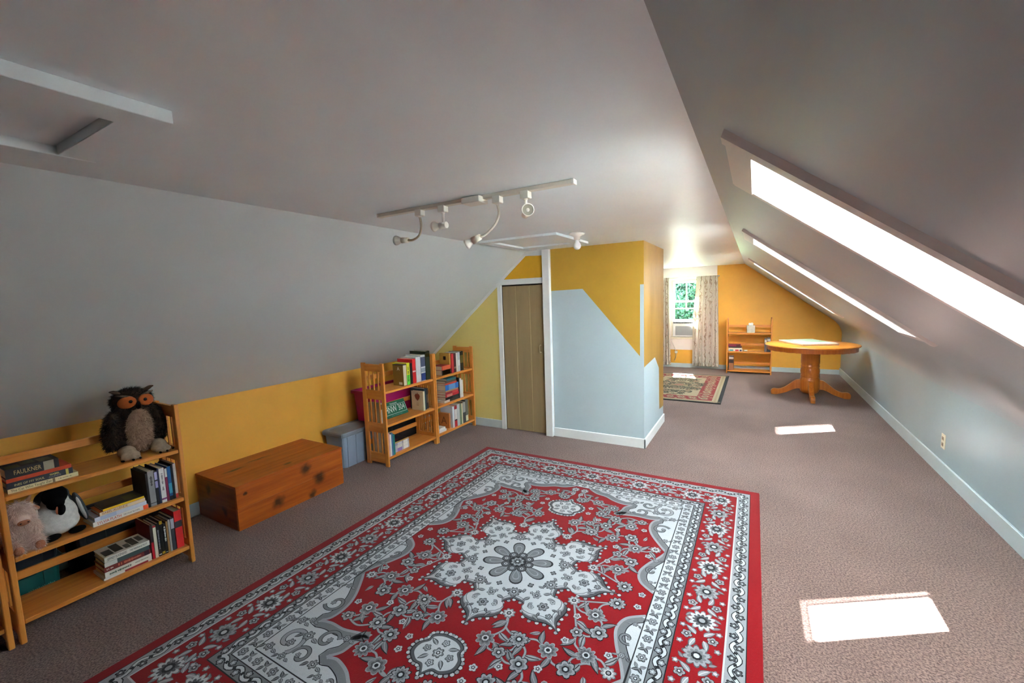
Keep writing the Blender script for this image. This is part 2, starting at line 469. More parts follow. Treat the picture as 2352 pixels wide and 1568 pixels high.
def build_chimney():
    x0, x1, y0, y1 = -1.865, -0.91, YP, 5.10
    F = lambda pts: [(p[0], y0, p[1]) for p in pts]
    S = lambda pts: [(x1, p[0], p[1]) for p in pts]
    v = []; f = []; mi = []
    def add(pts, k):
        tri = tessellate_polygon([[Vector(p) for p in pts]]); o = len(v); v.extend(pts)
        for t in tri: f.append(tuple(o + i for i in t)); mi.append(k)
    add(F([(x0, 0), (x0, 1.568), (-1.518, 1.576), (-0.948, 0.907), (-0.945, 1.594), (x1, 1.594), (x1, 0)]), 1)
    add(F([(x0, 1.568), (x0, CZ), (x1, CZ), (x1, 1.594), (-0.945, 1.594), (-0.948, 0.907), (-1.518, 1.576)]), 0)
    add(S([(y0, 0), (y0, 0.80), (4.62, 0.83), (4.84, 0.68), (4.86, 0.205), (y1, 0.19), (y1, 0)]), 1)
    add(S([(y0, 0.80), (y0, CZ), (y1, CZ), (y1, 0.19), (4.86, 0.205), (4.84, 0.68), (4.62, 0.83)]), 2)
    add([(x0, y1, 0), (x1, y1, 0), (x1, y1, CZ), (x0, y1, CZ)], 2)
    add([(x0, y0, 0), (x0, y1, 0), (x0, y1, CZ), (x0, y0, CZ)], 2)
    me = bpy.data.meshes.new('wall_chimney'); me.from_pydata(v, [], f); me.update()
    for p, k in zip(me.polygons, mi): p.material_index = k
    struct(link('wall_chimney', me, [M_MUST, M_BLUE, M_MUST2]))
build_chimney()

def build_baseboards():
    h = 0.095; t = 0.016
    struct(box('baseboard_left', M_BASE, (KX, KX + t, YN, YP, 0, h), bev=0.003))
    struct(box('baseboard_right', M_BASE, (RX - t, RX, YN, YF, 0, 0.115), bev=0.003))
    struct(box('baseboard_far', M_BASE, (KX, RX - t, YF - t, YF, 0, 0.085), bev=0.003))
    struct(box('baseboard_closet', M_BASE, (KX + t, -2.523, YP - t, YP, 0, h), bev=0.003))
    bm = bmesh.new()
    add_box(bm, -1.864, -0.91 + t, YP - t, YP, 0, h, bev=0.003); add_box(bm, -0.91, -0.91 + t, YP - t, 5.10, 0, h, bev=0.003)
    struct(link('baseboard_chimney', bm_mesh(bm, 'bb'), M_TRIM))
build_baseboards()

# ------------------------------------------------------------------ skylights
def build_skylight(i, y0, y1, G_T):
    w = bpy.data.objects.new('window_%d' % (i + 1), None); COL.objects.link(w); struct(w)
    w['label'] = ['long roof skylight with scuffed casing over the big red rug', 'long roof skylight in the middle of the sloped wall', 'long roof skylight above the round table'][i]
    def pr(name, m, s0, s1, a, b, t0, t1):
        bm = bmesh.new(); vs = [bm.verts.new(SL(s, y, t)) for s in (s0, s1) for y in (a, b) for t in (t0, t1)]
        for fc in ((0, 1, 3, 2), (4, 6, 7, 5), (0, 4, 5, 1), (2, 3, 7, 6), (0, 2, 6, 4), (1, 5, 7, 3)): bm.faces.new([vs[k] for k in fc])
        bmesh.ops.bevel(bm, geom=bm.edges[:], offset=0.0015, segments=1, affect='EDGES')
        return link(name, bm_mesh(bm, name), m, w)
    cw = 0.045; p = -0.008; M_CAS = mat('skylight_casing_paint', (206, 200, 196), rough=0.4, spec=0.4, var=0.02)
    bm = bmesh.new(); sec = [(y0 - 0.085, 0.0), (y0 - 0.062, -0.016), (y0, -0.016), (y0, 0.0)]; ends = []
    for s_ in (S_TOP - 0.085, S_BOT + 0.05): ends.append([bm.verts.new(SL(s_, a, t)) for a, t in sec])
    for k in range(4): bm.faces.new((ends[0][k], ends[0][(k + 1) % 4], ends[1][(k + 1) % 4], ends[1][k]))
    bm.faces.new(ends[0]); bm.faces.new(ends[1][::-1])
    link('casing_board', bm_mesh(bm, 'casing_board'), M_CAS, w)
    pr('casing_board', M_CAS, S_TOP - 0.085, S_BOT + 0.05, y1, y1 + cw, p * 0.4, 0.0)
    pr('casing_board', M_CAS, S_TOP - 0.085, S_TOP, y0 + 0.0005, y1 - 0.0005, p, 0.0)
    pr('casing_board', M_CAS, S_BOT, S_BOT + 0.05, y0 + 0.0005, y1 - 0.0005, p * 0.6, 0.0)
    # shaft walls
    def panel(a, b, c, d): quad_mesh('shaft_panel', [[a, b, c, d]], M_REVEAL, w)
    panel(SL(S_TOP, y0), SL(S_TOP, y1), SL(G_TOP, y1, G_T), SL(G_TOP, y0, G_T))
    panel(SL(S_BOT, y0), SL(S_BOT, y1), SL(G_BOT, y1, G_T), SL(G_BOT, y0, G_T))
    panel(SL(S_TOP, y0), SL(S_BOT, y0), SL(G_BOT, y0, G_T), SL(G_TOP, y0, G_T))
    panel(SL(S_TOP, y1), SL(S_BOT, y1), SL(G_BOT, y1, G_T), SL(G_TOP, y1, G_T))
    # sash and glass
    fr = 0.012
    pr('sash_rail', M_TRIM, G_TOP, G_TOP + fr, y0, y1, G_T, G_T + 0.03); pr('sash_rail', M_TRIM, G_BOT - fr, G_BOT, y0, y1, G_T, G_T + 0.03)
    pr('sash_stile', M_TRIM, G_TOP + fr, G_BOT - fr, y0, y0 + fr, G_T, G_T + 0.03); pr('sash_stile', M_TRIM, G_TOP + fr, G_BOT - fr, y1 - fr, y1, G_T, G_T + 0.03)
    quad_mesh('pane', [[SL(G_TOP + fr, y0 + fr, G_T + 0.015), SL(G_BOT - fr, y0 + fr, G_T + 0.015), SL(G_BOT - fr, y1 - fr, G_T + 0.015), SL(G_TOP + fr, y1 - fr, G_T + 0.015)]], M_GLASS, w)
for i, (a, b) in enumerate(SK): build_skylight(i, a, b, 0.44 if i == 0 else G_T)   # first shaft made deeper to weaken its sun patch on the floor

# ------------------------------------------------------------------ gable window
def build_window():
    w = bpy.data.objects.new('window_4', None); COL.objects.link(w); w.location = (-1.19, YF, 0); struct(w)
    w['label'] = 'sash window with white muntins over an air conditioner'
    m = mat('cream_sash_paint', (232, 226, 206), rough=0.4)
    x0, x1 = -0.27, 0.27
    box('jamb', m, (x0 - 0.0, x0 + 0.025, -0.006, 0.14, 0.62, 1.76), w); box('jamb', m, (x1 - 0.025, x1, -0.006, 0.14, 0.62, 1.76), w)
    box('head', m, (x0 + 0.025, x1 - 0.025, -0.006, 0.14, 1.725, 1.76), w)
    box('sill', m, (x0 - 0.03, x1 + 0.03, -0.05, 0.14, 0.58, 0.62), w, bev=0.004)
    a, b = x0 + 0.025, x1 - 0.025
    def sash(y, z0, z1, rails, mull):
        s = box('sash', m, (a, b, y, y + 0.03, z0, z0 + 0.035), w)
        box('rail', m, (a, b, y, y + 0.03, z1 - 0.03, z1), s)
        for xx in (a, b - 0.03): box('stile', m, (xx, xx + 0.03, y, y + 0.03, z0 + 0.035, z1 - 0.03), s)
        for r in rails: box('muntin', m, (a + 0.03, b - 0.03, y + 0.004, y + 0.026, r - 0.012, r + 0.012), s)
        box('muntin', m, (-0.012, 0.012, y + 0.004, y + 0.026, mull[0], mull[1]), s)
        box('pane', M_GLASS, (a + 0.03, b - 0.03, y + 0.013, y + 0.016, z0 + 0.035, z1 - 0.03), s)
    sash(0.07, 1.31, 1.725, [], (1.345, 1.695))
    sash(0.035, 0.935, 1.345, [1.185], (1.197, 1.315))
    # side filler panels beside the air conditioner
    box('filler_panel', m, (a, -0.235, 0.05, 0.06, 0.622, 0.934), w); box('filler_panel', m, (0.205, b, 0.05, 0.06, 0.622, 0.934), w)
build_window()

def build_ac():
    a = thing('air_conditioner', 'white window air conditioner with grey louvred front', 'air conditioner', (-1.205, YF + 0.062, 0.625))
    m = mat('ac_white_plastic', (214, 214, 210), rough=0.45); g = mat('ac_grey_grille', (150, 151, 152), rough=0.5); k = mat('ac_dark_vent', (28, 28, 30), rough=0.6)
    box('body', m, (-0.225, 0.21, -0.10, 0.34, 0.0, 0.30), a, bev=0.008, seg=2)
    box('top_vent', k, (-0.215, 0.20, -0.104, -0.02, 0.268, 0.301), a)
    f = box('front_panel', m, (-0.222, 0.207, -0.118, -0.101, 0.005, 0.262), a, bev=0.006, seg=2)
    gr = box('grille', g, (-0.17, 0.19, -0.1205, -0.117, 0.03, 0.215), a)
    for i in range(10):
        z = 0.04 + i * 0.0175
        box('louvre', g, (-0.168, 0.188, -0.1235, -0.1195, z, z + 0.007), gr)
    for i in range(14):
        x = -0.20 + i * 0.029
        box('fin', m, (x, x + 0.005, -0.107, -0.03, 0.27, 0.303), a)
    wm = mat('cord_white', (205, 200, 190), rough=0.5)
    c = tag(tube('power_cord', wm, [(-1.435, YF - 0.045, 0.575), (-1.44, YF - 0.05, 0.52), (-1.41, YF - 0.05, 0.45), (-1.375, YF - 0.05, 0.36), (-1.36, YF - 0.045, 0.28), (-1.37, YF - 0.03, 0.20), (-1.40, YF - 0.02, 0.13)], 0.006, None, 8), 'thin white power cord hanging below the air conditioner', 'cord')
    box('plug', wm, (-1.385, -1.335, YF - 0.075, YF - 0.03, 0.29, 0.34), c, bev=0.006)
build_ac()

def curtain_mat():
    m = bpy.data.materials.new('vine_print_curtain'); m.use_nodes = True; nt = m.node_tree; b = nt.nodes['Principled BSDF']
    b.inputs['Roughness'].default_value = 0.9; b.inputs['Specular IOR Level'].default_value = 0.1
    b.inputs['Transmission Weight'].default_value = 0.0
    tc = nt.nodes.new('ShaderNodeTexCoord'); mp = nt.nodes.new('ShaderNodeMapping'); mp.inputs['Scale'].default_value = (1, 0.2, 0.45)
    nt.links.new(tc.outputs['Object'], mp.inputs[0])
    w = nt.nodes.new('ShaderNodeTexWave'); w.bands_direction = 'X'; w.inputs['Scale'].default_value = 3.6; w.inputs['Distortion'].default_value = 5; w.inputs['Detail'].default_value = 3; w.inputs['Detail Scale'].default_value = 6
    nt.links.new(mp.outputs[0], w.inputs[0])
    r = nt.nodes.new('ShaderNodeValToRGB'); e = r.color_ramp.elements
    e[0].position = 0.0; e[0].color = lin((168, 144, 124)); e[1].position = 0.09; e[1].color = lin((214, 206, 194))
    nt.links.new(w.outputs[0], r.inputs[0])
    v = nt.nodes.new('ShaderNodeTexVoronoi'); v.inputs['Scale'].default_value = 16; nt.links.new(tc.outputs['Object'], v.inputs[0])
    r2 = nt.nodes.new('ShaderNodeValToRGB'); e = r2.color_ramp.elements; e[0].position = 0.06; e[0].color = lin((196, 178, 164)); e[1].position = 0.14; e[1].color = (1, 1, 1, 1)
    nt.links.new(v.outputs['Distance'], r2.inputs[0])
    mx = nt.nodes.new('ShaderNodeMix'); mx.data_type = 'RGBA'; mx.blend_type = 'MULTIPLY'; mx.inputs[0].default_value = 1
    nt.links.new(r.outputs[0], mx.inputs[6]); nt.links.new(r2.outputs[0], mx.inputs[7]); nt.links.new(mx.outputs[2], b.inputs['Base Color'])
    tr = nt.nodes.new('ShaderNodeBsdfTranslucent'); ms = nt.nodes.new('ShaderNodeMixShader'); ms.inputs[0].default_value = 0.3
    nt.links.new(mx.outputs[2], tr.inputs[0])
    out = nt.nodes['Material Output']; nt.links.new(b.outputs[0], ms.inputs[1]); nt.links.new(tr.outputs[0], ms.inputs[2]); nt.links.new(ms.outputs[0], out.inputs[0])
    return m
def build_curtains():
    m = curtain_mat()
    def sheet(name, ztop, zbot, xl, xr, parent, y, folds, amp, nz=40, nu=90, th=0.004):
        v = []; f = []
        for j in range(nz + 1):
            t = j / nz; z = ztop + (zbot - ztop) * t; a, b = xl(t), xr(t)
            for i in range(nu + 1):
                u = i / nu; ph = u * folds * 2 * PI
                yy = y + amp * (0.5 + 0.6 * t) * math.sin(ph + 0.5 * math.sin(3 * t)) + 0.008 * math.sin(ph * 2.3 + 1)
                v.append((a + (b - a) * u, yy, z))
        n = nu + 1
        for j in range(nz):
            for i in range(nu): f.append((j * n + i, j * n + i + 1, (j + 1) * n + i + 1, (j + 1) * n + i))
        me = bpy.data.meshes.new(name); me.from_pydata(v, [], f); me.update()
        for p in me.polygons: p.use_smooth = True
        o = link(name, me, m, parent)
        sd = o.modifiers.new('thick', 'SOLIDIFY'); sd.thickness = th
        return o
    rod_m = mat('curtain_rod_metal', (220, 216, 205), rough=0.35, metal=0.3)
    r = thing('curtain_rod', 'thin pale curtain rod over the gable window', 'curtain rod', (-1.16, YF - 0.105, 1.80))
    tube('rod', rod_m, [(-0.56, 0, 0), (0.56, 0, 0)], 0.007, r)
    for s in (-1, 1):
        box('bracket', rod_m, (s * 0.545 - 0.008, s * 0.545 + 0.008, -0.008, 0.103, -0.012, 0.012), r)
        lathe('finial', rod_m, [(0, -0.012), (0.011, -0.006), (0.012, 0.002), (0.006, 0.012), (0, 0.014)], r, 12, Matrix.Translation((s * 0.565, 0, 0)) @ Matrix.Rotation(s * PI / 2, 4, 'Y'))
    y = -0.003
    c = thing('curtain', 'pale vine-print curtain panel between window and far bookcase', 'curtain', (-0.82, YF - 0.112, 0.06))
    sm = lambda t: t * t * (3 - 2 * t)
    sheet('panel', 1.75, 0.06, lambda t: -0.17 - 0.06 * sm(min(1, t * 1.7)), lambda t: 0.205 + 0.035 * t, c, 0.0, 6, 0.016)
    sheet('hem_flounce', 0.0665, 0.0, lambda t: -0.232, lambda t: 0.242, c, -0.004, 6, 0.026, nz=4)
    c2 = thing('curtain', 'pale vine-print curtain panel beside the yellow chimney', 'curtain', (-1.62, YF - 0.112, 0.06))
    sheet('panel', 1.75, 0.06, lambda t: -0.12, lambda t: 0.135 + 0.03 * t, c2, 0.0, 5, 0.016)
    sheet('hem_flounce', 0.0665, 0.0, lambda t: -0.122, lambda t: 0.168, c2, -0.004, 5, 0.026, nz=4)
build_curtains()

# ------------------------------------------------------------------ outside: ground and trees
def build_outside():
    g = mat('lawn', (70, 105, 50), rough=0.95, spec=0.1, var=0.25, vscale=1.5)
    o = quad_mesh('lawn', [[(-40, 9.3, -3.2), (40, 9.3, -3.2), (40, 70, -3.2), (-40, 70, -3.2)]], g); struct(o)
    bark = mat('tree_bark', (88, 74, 60), rough=0.9, var=0.2, vscale=8, bump=0.4, bscale=14)
    for i, (x, y, h, r, c1, c2, lab) in enumerate([(-2.6, 22, 5.6, 2.0, (26, 52, 38), (66, 92, 74), 'bushy green tree outside the window, behind the left panes'), (-6.4, 19.0, 4.6, 1.7, (20, 44, 34), (52, 78, 62), 'dark green shrubby tree outside the window'), (1.9, 23, 6.0, 2.2, (32, 56, 44), (74, 100, 84), 'pale green tree outside the window, behind the right panes')]):
        t = thing('tree', lab, 'tree', (x, y, -3.2), group='trees outside the gable window')
        bm = bmesh.new(); add_tube(bm, [(0, 0, 0), (0.05, 0, h * 0.35), (-0.05, 0.1, h * 0.6), (0, 0, h * 0.9)], [0.22, 0.17, 0.11, 0.03], 10)
        for k in range(6):
            a = k * 1.05; z = h * (0.4 + 0.07 * k)
            add_tube(bm, [(0, 0, z), (math.cos(a) * r * 0.4, math.sin(a) * r * 0.4, z + 0.5), (math.cos(a) * r * 0.75, math.sin(a) * r * 0.75, z + 0.7)], [0.07, 0.045, 0.015], 6)
        link('trunk', bm_mesh(bm, 'trunk'), bark, t)
        n = 40000
        d = rng.normal(0, 1, (n, 3)); d /= np.linalg.norm(d, axis=1)[:, None]
        rad = (0.55 + 0.45 * rng.random((n, 1))) * (1 + 0.18 * np.sin(d[:, :1] * 9 + i) * np.cos(d[:, 2:] * 8))
        P = d * rad * np.array([r, r, h * 0.44]) + np.array([0, 0, h * 0.58])
        A = rng.normal(0, 1, (n, 3)); A /= np.linalg.norm(A, axis=1)[:, None]; B = np.cross(A, rng.normal(0, 1, (n, 3))); B /= np.linalg.norm(B, axis=1)[:, None]
        s = 0.040 + 0.035 * rng.random((n, 1))
        V = np.empty((n * 4, 3)); V[0::4] = P - A * s * 1.6; V[1::4] = P + B * s * 0.7; V[2::4] = P + A * s * 1.6; V[3::4] = P - B * s * 0.7
        me = bpy.data.meshes.new('foliage'); me.from_pydata(V.tolist(), [], [(4 * k, 4 * k + 1, 4 * k + 2, 4 * k + 3) for k in range(n)]); me.update()
        fo = link('foliage', me, fur_mat('leaves_%d' % i, [c1, c2]), t); fo['kind'] = 'stuff'
build_outside()

# ------------------------------------------------------------------ pile rugs (pattern woven as thin inlaid shapes)
class Weave:
    def __init__(self, cols):
        self.cols = cols; self.v = []; self.f = []; self.m = []; self.sym = [(1, 1)]; self.n = 0
    def _emit(self, pts, tris, c, z):
        k = self.cols.index(c)
        mx = sum(p[0] for p in pts) / len(pts); my = sum(p[1] for p in pts) / len(pts)
        for sx, sy in self.sym:
            if (sx < 0 and abs(mx) < 0.004) or (sy < 0 and abs(my) < 0.004): continue   # lies on a mirror axis
            self.n += 1; zz = z + 0.00012 * ((self.n * 0.6180339) % 1.0)
            o = len(self.v); self.v += [(p[0] * sx, p[1] * sy, zz) for p in pts]
            fl = sx * sy < 0
            for t in tris:
                t = tuple(o + i for i in t); self.f.append(t[::-1] if fl else t); self.m.append(k)
    def poly(self, pts, c, z):
        t = tessellate_polygon([[Vector((p[0], p[1], 0)) for p in pts]])
        self._emit(pts, t, c, z)
    def star(self, cx, cy, r, n, amp, c, z, rot=0.0, seg=4, sx=1.0, sy=1.0):
        N = n * seg; pts = [(cx, cy)]
        for i in range(N):
            a = rot + 2 * PI * i / N; rr = r * (1 - amp + amp * abs(math.cos(n * (a - rot) / 2)))
            pts.append((cx + rr * math.cos(a) * sx, cy + rr * math.sin(a) * sy))
        self._emit(pts, [(0, 1 + i, 1 + (i + 1) % N) for i in range(N)], c, z)
    def disc(self, cx, cy, r, c, z, n=8, sx=1.0, sy=1.0): self.star(cx, cy, r, n, 0.0, c, z, 0, 1, sx, sy)
    def stroke(self, pts, w, c, z, closed=False):
        n = len(pts); L = []; R = []
        for i in range(n):
            a = pts[(i - 1) % n] if (closed or i) else pts[i]; b = pts[(i + 1) % n] if (closed or i < n - 1) else pts[i]
            dx, dy = b[0] - a[0], b[1] - a[1]; l = math.hypot(dx, dy) or 1
            ww = w(i / (n - 1)) if callable(w) else w
            nx, ny = -dy / l * ww / 2, dx / l * ww / 2
            L.append((pts[i][0] + nx, pts[i][1] + ny)); R.append((pts[i][0] - nx, pts[i][1] - ny))
        tr = []
        for i in range(n if closed else n - 1):
            j = (i + 1) % n; tr += [(i, n + i, n + j), (i, n + j, j)]
        self._emit(L + R, tr, c, z)
    def flower(self, cx, cy, r, n=8, rot=0.0, cols=('dark', 'grey', 'ivory', 'dark', 'ivory'), z=1):
        s = (1.0, 0.88, 0.62, 0.36, 0.2)
        for i, c in enumerate(cols): self.star(cx, cy, r * s[i], n, 0.3 if i < 3 else 0.1, c, ZL(z + i), rot)
    def leaf(self, x, y, ang, L, w, z=1, bend=0.3, cols=('dark', 'grey', 'ivory')):
        def outline(k, l):
            pts = []
            for s in (1, -1):
                rg = range(0, 7) if s == 1 else range(6, -1, -1)
                for i in rg:
                    t = i / 6; ww = w * k * math.sin(PI * t ** 0.8) * 0.5
                    cx = t * L * l; cy = bend * L * t * t + s * ww
                    pts.append((x + cx * math.cos(ang) - cy * math.sin(ang), y + cx * math.sin(ang) + cy * math.cos(ang)))
            return pts
        def fan(pts, c, zz):
            n = len(pts); h = n // 2
            tr = []
            for i in range(h - 1):
                a, b, c2, d = i, i + 1, n - 1 - i, n - 2 - i
                tr += [(a, c2, d), (a, d, b)]
            self._emit(pts, tr, c, zz)
        fan(outline(1.0, 1.0), cols[0], ZL(z)); fan(outline(0.72, 0.93), cols[1], ZL(z + 1))
        mid = [(x + (t * L) * math.cos(ang) - bend * L * t * t * math.sin(ang), y + t * L * math.sin(ang) + bend * L * t * t * math.cos(ang)) for t in (0.05, 0.3, 0.55, 0.8)]
        self.stroke(mid, w * 0.12, cols[2], ZL(z + 2))
    def mesh(self, name):
        me = bpy.data.meshes.new(name); me.from_pydata(self.v, [], self.f); me.update()
        me.polygons.foreach_set('material_index', self.m); return me
RUGZ = 0.0102
def ZL(k): return RUGZ + 0.00025 * k

def pile(name, rgb):
    return mat(name, rgb, rough=0.92, spec=0.08, var=0.10, vscale=260, bump=0.5, bscale=420, sheen=0.1)

def spline(P, n=10):
    out = []
    for i in range(len(P) - 1):
        p0, p1, p2, p3 = P[max(i - 1, 0)], P[i], P[i + 1], P[min(i + 2, len(P) - 1)]
        for k in range(n):
            t = k / n
            out.append(tuple(0.5 * ((2 * p1[j]) + (-p0[j] + p2[j]) * t + (2 * p0[j] - 5 * p1[j] + 4 * p2[j] - p3[j]) * t * t + (-p0[j] + 3 * p1[j] - 3 * p2[j] + p3[j]) * t ** 3) for j in (0, 1)))
    out.append(P[-1]); return out

def inside(p, poly):
    x, y = p; c = False; n = len(poly)
    for i in range(n):
        x1, y1 = poly[i]; x2, y2 = poly[(i + 1) % n]
        if (y1 > y) != (y2 > y) and x < (x2 - x1) * (y - y1) / (y2 - y1) + x1: c = not c
    return c

def build_big_rug():
    HX, HY = 1.20, 1.525
    rug = thing('area_rug', 'large red rug with white star medallion and grey floral borders', 'rug', (-1.14, 1.96, 0))
    red = pile('rug_red', (126, 6, 16)); cols = ['ivory', 'light', 'grey', 'mid', 'dark', 'red']
    mats = [pile('rug_ivory', (176, 178, 181)), pile('rug_light_grey', (138, 140, 143)), pile('rug_grey', (108, 109, 112)), pile('rug_mid_grey', (76, 77, 80)), pile('rug_charcoal', (30, 31, 34)), red]
    box('pile_base', red, (-HX, HX, -HY, HY, 0.0, RUGZ), rug, bev=0.004, seg=2)
    W = Weave(cols)
    def ring(o0, o1, c, k):
        W.sym = [(1, 1)]
        a, b = (HX - o0, HY - o0), (HX - o1, HY - o1); z = ZL(k)
        for q in ([(-a[0], -a[1]), (a[0], -a[1]), (b[0], -b[1]), (-b[0], -b[1])], [(a[0], -a[1]), (a[0], a[1]), (b[0], b[1]), (b[0], -b[1])],
                  [(a[0], a[1]), (-a[0], a[1]), (-b[0], b[1]), (b[0], b[1])], [(-a[0], a[1]), (-a[0], -a[1]), (-b[0], -b[1]), (-b[0], b[1])]):
            W._emit(q, [(0, 1, 2), (0, 2, 3)], c, z)
    ring(0.058, 0.062, 'dark', 1); ring(0.062, 0.135, 'light', 1); ring(0.135, 0.142, 'ivory', 2); ring(0.335, 0.340, 'dark', 1)
    ring(0.340, 0.400, 'grey', 1); ring(0.400, 0.404, 'dark', 2); ring(0.404, 0.465, 'ivory', 1); ring(0.465, 0.470, 'dark', 2)
    W.sym = [(1, 1), (-1, 1), (1, -1), (-1, -1)]
    # scrolling guard bands, quarter of each side then mirrored
    def band(off, half, amp, period, leafc):
        for side in ('x', 'y'):
            length = half[1] if side == 'x' else half[0]
            fix = half[0] if side == 'x' else half[1]
            def at(t, d): return (fix + d, t) if side == 'x' else (t, fix + d)
            n = max(1, round(length / period)); per = length / n
            pts = [at(i * per / 10, amp * math.sin(2 * PI * i / 10)) for i in range(n * 10 + 1)]
            W.stroke(pts, 0.021, 'dark', ZL(3)); W.stroke(pts, 0.013, 'ivory', ZL(4))
            for i in range(n * 2):
                t = (i + 0.5) * per / 2; s = 1 if i % 2 == 0 else -1
                p = at(t, -amp * 0.75 * s)
                W.star(p[0], p[1], 0.019, 5, 0.35, 'dark', ZL(5), i); W.star(p[0], p[1], 0.013, 5, 0.3, leafc, ZL(6), i); W.disc(p[0], p[1], 0.005, 'ivory', ZL(7), 6)
                q = at(t + per * 0.24, 0.0)
                W.star(q[0], q[1], 0.010, 4, 0.4, 'dark', ZL(5), i)
    band(0, (HX - 0.0985, HY - 0.0985), 0.017, 0.125, 'mid'); band(0, (HX - 0.370, HY - 0.370), 0.015, 0.12, 'light')
    # ivory guard with rosettes
    for side in ('x', 'y'):
        fix = (HX if side == 'x' else HY) - 0.4345; length = (HY if side == 'x' else HX) - 0.4345
        n = round(length / 0.105); st = length / n
        for i in range(n + 1):
            t = i * st; p = (fix, t) if side == 'x' else (t, fix)
            W.flower(p[0], p[1], 0.023, 6, i, ('dark', 'grey', 'light', 'dark', 'ivory'), 3)
            if i < n:
                t2 = t + st / 2; p = (fix, t2) if side == 'x' else (t2, fix); a = PI / 2 if side == 'x' else 0
                for s in (-1, 1):
                    W.leaf(p[0] + s * 0.004, p[1], a + s * 0.9, 0.034, 0.018, 3, 0.2, ('dark', 'mid', 'light'))
                    W.leaf(p[0] + s * 0.004, p[1], a + PI + s * 0.8, 0.03, 0.016, 3, 0.2, ('dark', 'light', 'dark'))
    # main red border
    for side in ('x', 'y'):
        fix = (HX if side == 'x' else HY) - 0.2385; length = (HY if side == 'x' else HX) - 0.2385
        n = round(length / 0.2); st = length / n
        for i in range(n + 1):
            t = i * st
            if side == 'y' and i == n: continue
            P = lambda tt, d: (fix + d, tt) if side == 'x' else (tt, fix + d)
            p = P(t, 0)
            W.flower(p[0], p[1], 0.062 if i % 2 else 0.068, 10 if i % 2 else 12, 0.2 * i, ('mid', 'light', 'grey', 'dark', 'ivory') if i % 2 else ('grey', 'ivory', 'mid', 'dark', 'light'), 1)
            if i < n:
                tm = t + st / 2
                for s in (-1, 1):
                    q = P(tm, 0.052 * s); W.flower(q[0], q[1], 0.026, 5, i + s, ('dark', 'light', 'grey', 'dark', 'ivory'), 1)
                    a0 = math.atan2(*( (1, 0) if side == 'x' else (0, 1))[::1])
                    ax = PI / 2 if side == 'x' else 0.0
                    for e in (-1, 1):
                        q = P(tm + e * 0.012, 0.016 * s)
                        W.leaf(q[0], q[1], ax + (0 if e > 0 else PI) + 0.55 * s * e * (-1 if side == 'x' else 1), 0.062, 0.03, 1, 0.25 * s, ('mid', 'light', 'ivory'))
                        q = P(tm + e * 0.05, 0.074 * s); W.star(q[0], q[1], 0.015, 5, 0.35, 'grey', ZL(1), i); W.star(q[0], q[1], 0.008, 5, 0.2, 'ivory', ZL(2))
                        q = P(tm + e * 0.075, 0.048 * s); W.leaf(q[0], q[1], ax + (0 if e > 0 else PI) + 0.9 * s, 0.035, 0.018, 1, 0.2, ('mid', 'grey', 'light'))
    # spandrels
    FX, FY = HX - 0.470, HY - 0.470
    crv = spline([(FX, 0.085), (0.655, 0.14), (0.630, 0.22), (0.655, 0.31), (0.700, 0.40), (FX - 0.005, 0.465)], 6)[:-1] + \
          spline([(FX - 0.005, 0.465), (0.680, 0.52), (0.612, 0.62), (0.585, 0.70), (0.590, 0.775), (0.625, 0.815)], 6)[:-1] + \
          spline([(0.625, 0.815), (0.56, 0.80), (0.48, 0.80), (0.41, 0.785), (0.335, 0.765)], 6)[:-1] + \
          spline([(0.335, 0.765), (0.365, 0.83), (0.375, 0.89), (0.41, 0.935), (0.36, 0.925), (0.28, 0.945), (0.21, 0.985), (0.13, 1.005), (0.06, FY)], 6)
    span = crv + [(FX, FY)]
    W.poly(span, 'ivory', ZL(1))
    W.stroke(crv, 0.014, 'light', ZL(2)); 
    def inset(c, d):
        out = []
        for i in range(len(c)):
            a, b = c[max(i - 1, 0)], c[min(i + 1, len(c) - 1)]; dx, dy = b[0] - a[0], b[1] - a[1]; l = math.hypot(dx, dy) or 1
            out.append((min(FX, c[i][0] + dy / l * d), min(FY, c[i][1] - dx / l * d)))
        return out
    W.stroke(inset(crv, 0.022), 0.030, 'grey', ZL(2)); W.stroke(inset(crv, 0.040), 0.005, 'dark', ZL(3))
    def scroll(cx, cy, r0, turns, a0, w, c, k, dirn=1):
        pts = []
        for i in range(int(26 * turns)):
            t = i / (26 * turns); a = a0 + dirn * 2 * PI * turns * t; r = r0 * (1 - 0.78 * t); pts.append((cx + r * math.cos(a), cy + r * math.sin(a)))
        W.stroke(pts, w + 0.006, 'dark', ZL(k)); W.stroke(pts, w, c, ZL(k + 1))
        W.flower(pts[-1][0], pts[-1][1], r0 * 0.3, 6, 0, ('dark', 'grey', 'light', 'dark', 'ivory'), k + 2)
    scroll(0.640, 0.95, 0.075, 1.1, 2.2, 0.018, 'light', 4); scroll(0.520, 0.985, 0.05, 1.0, 0.2, 0.014, 'grey', 4, -1)
    scroll(0.655, 0.70, 0.055, 1.0, 0.6, 0.013, 'grey', 4); scroll(0.49, 0.875, 0.055, 1.0, 3.6, 0.014, 'grey', 4); scroll(0.685, 0.255, 0.035, 0.9, 1.0, 0.010, 'grey', 4); scroll(0.30, 1.015, 0.03, 0.8, 1.0, 0.008, 'grey', 4)
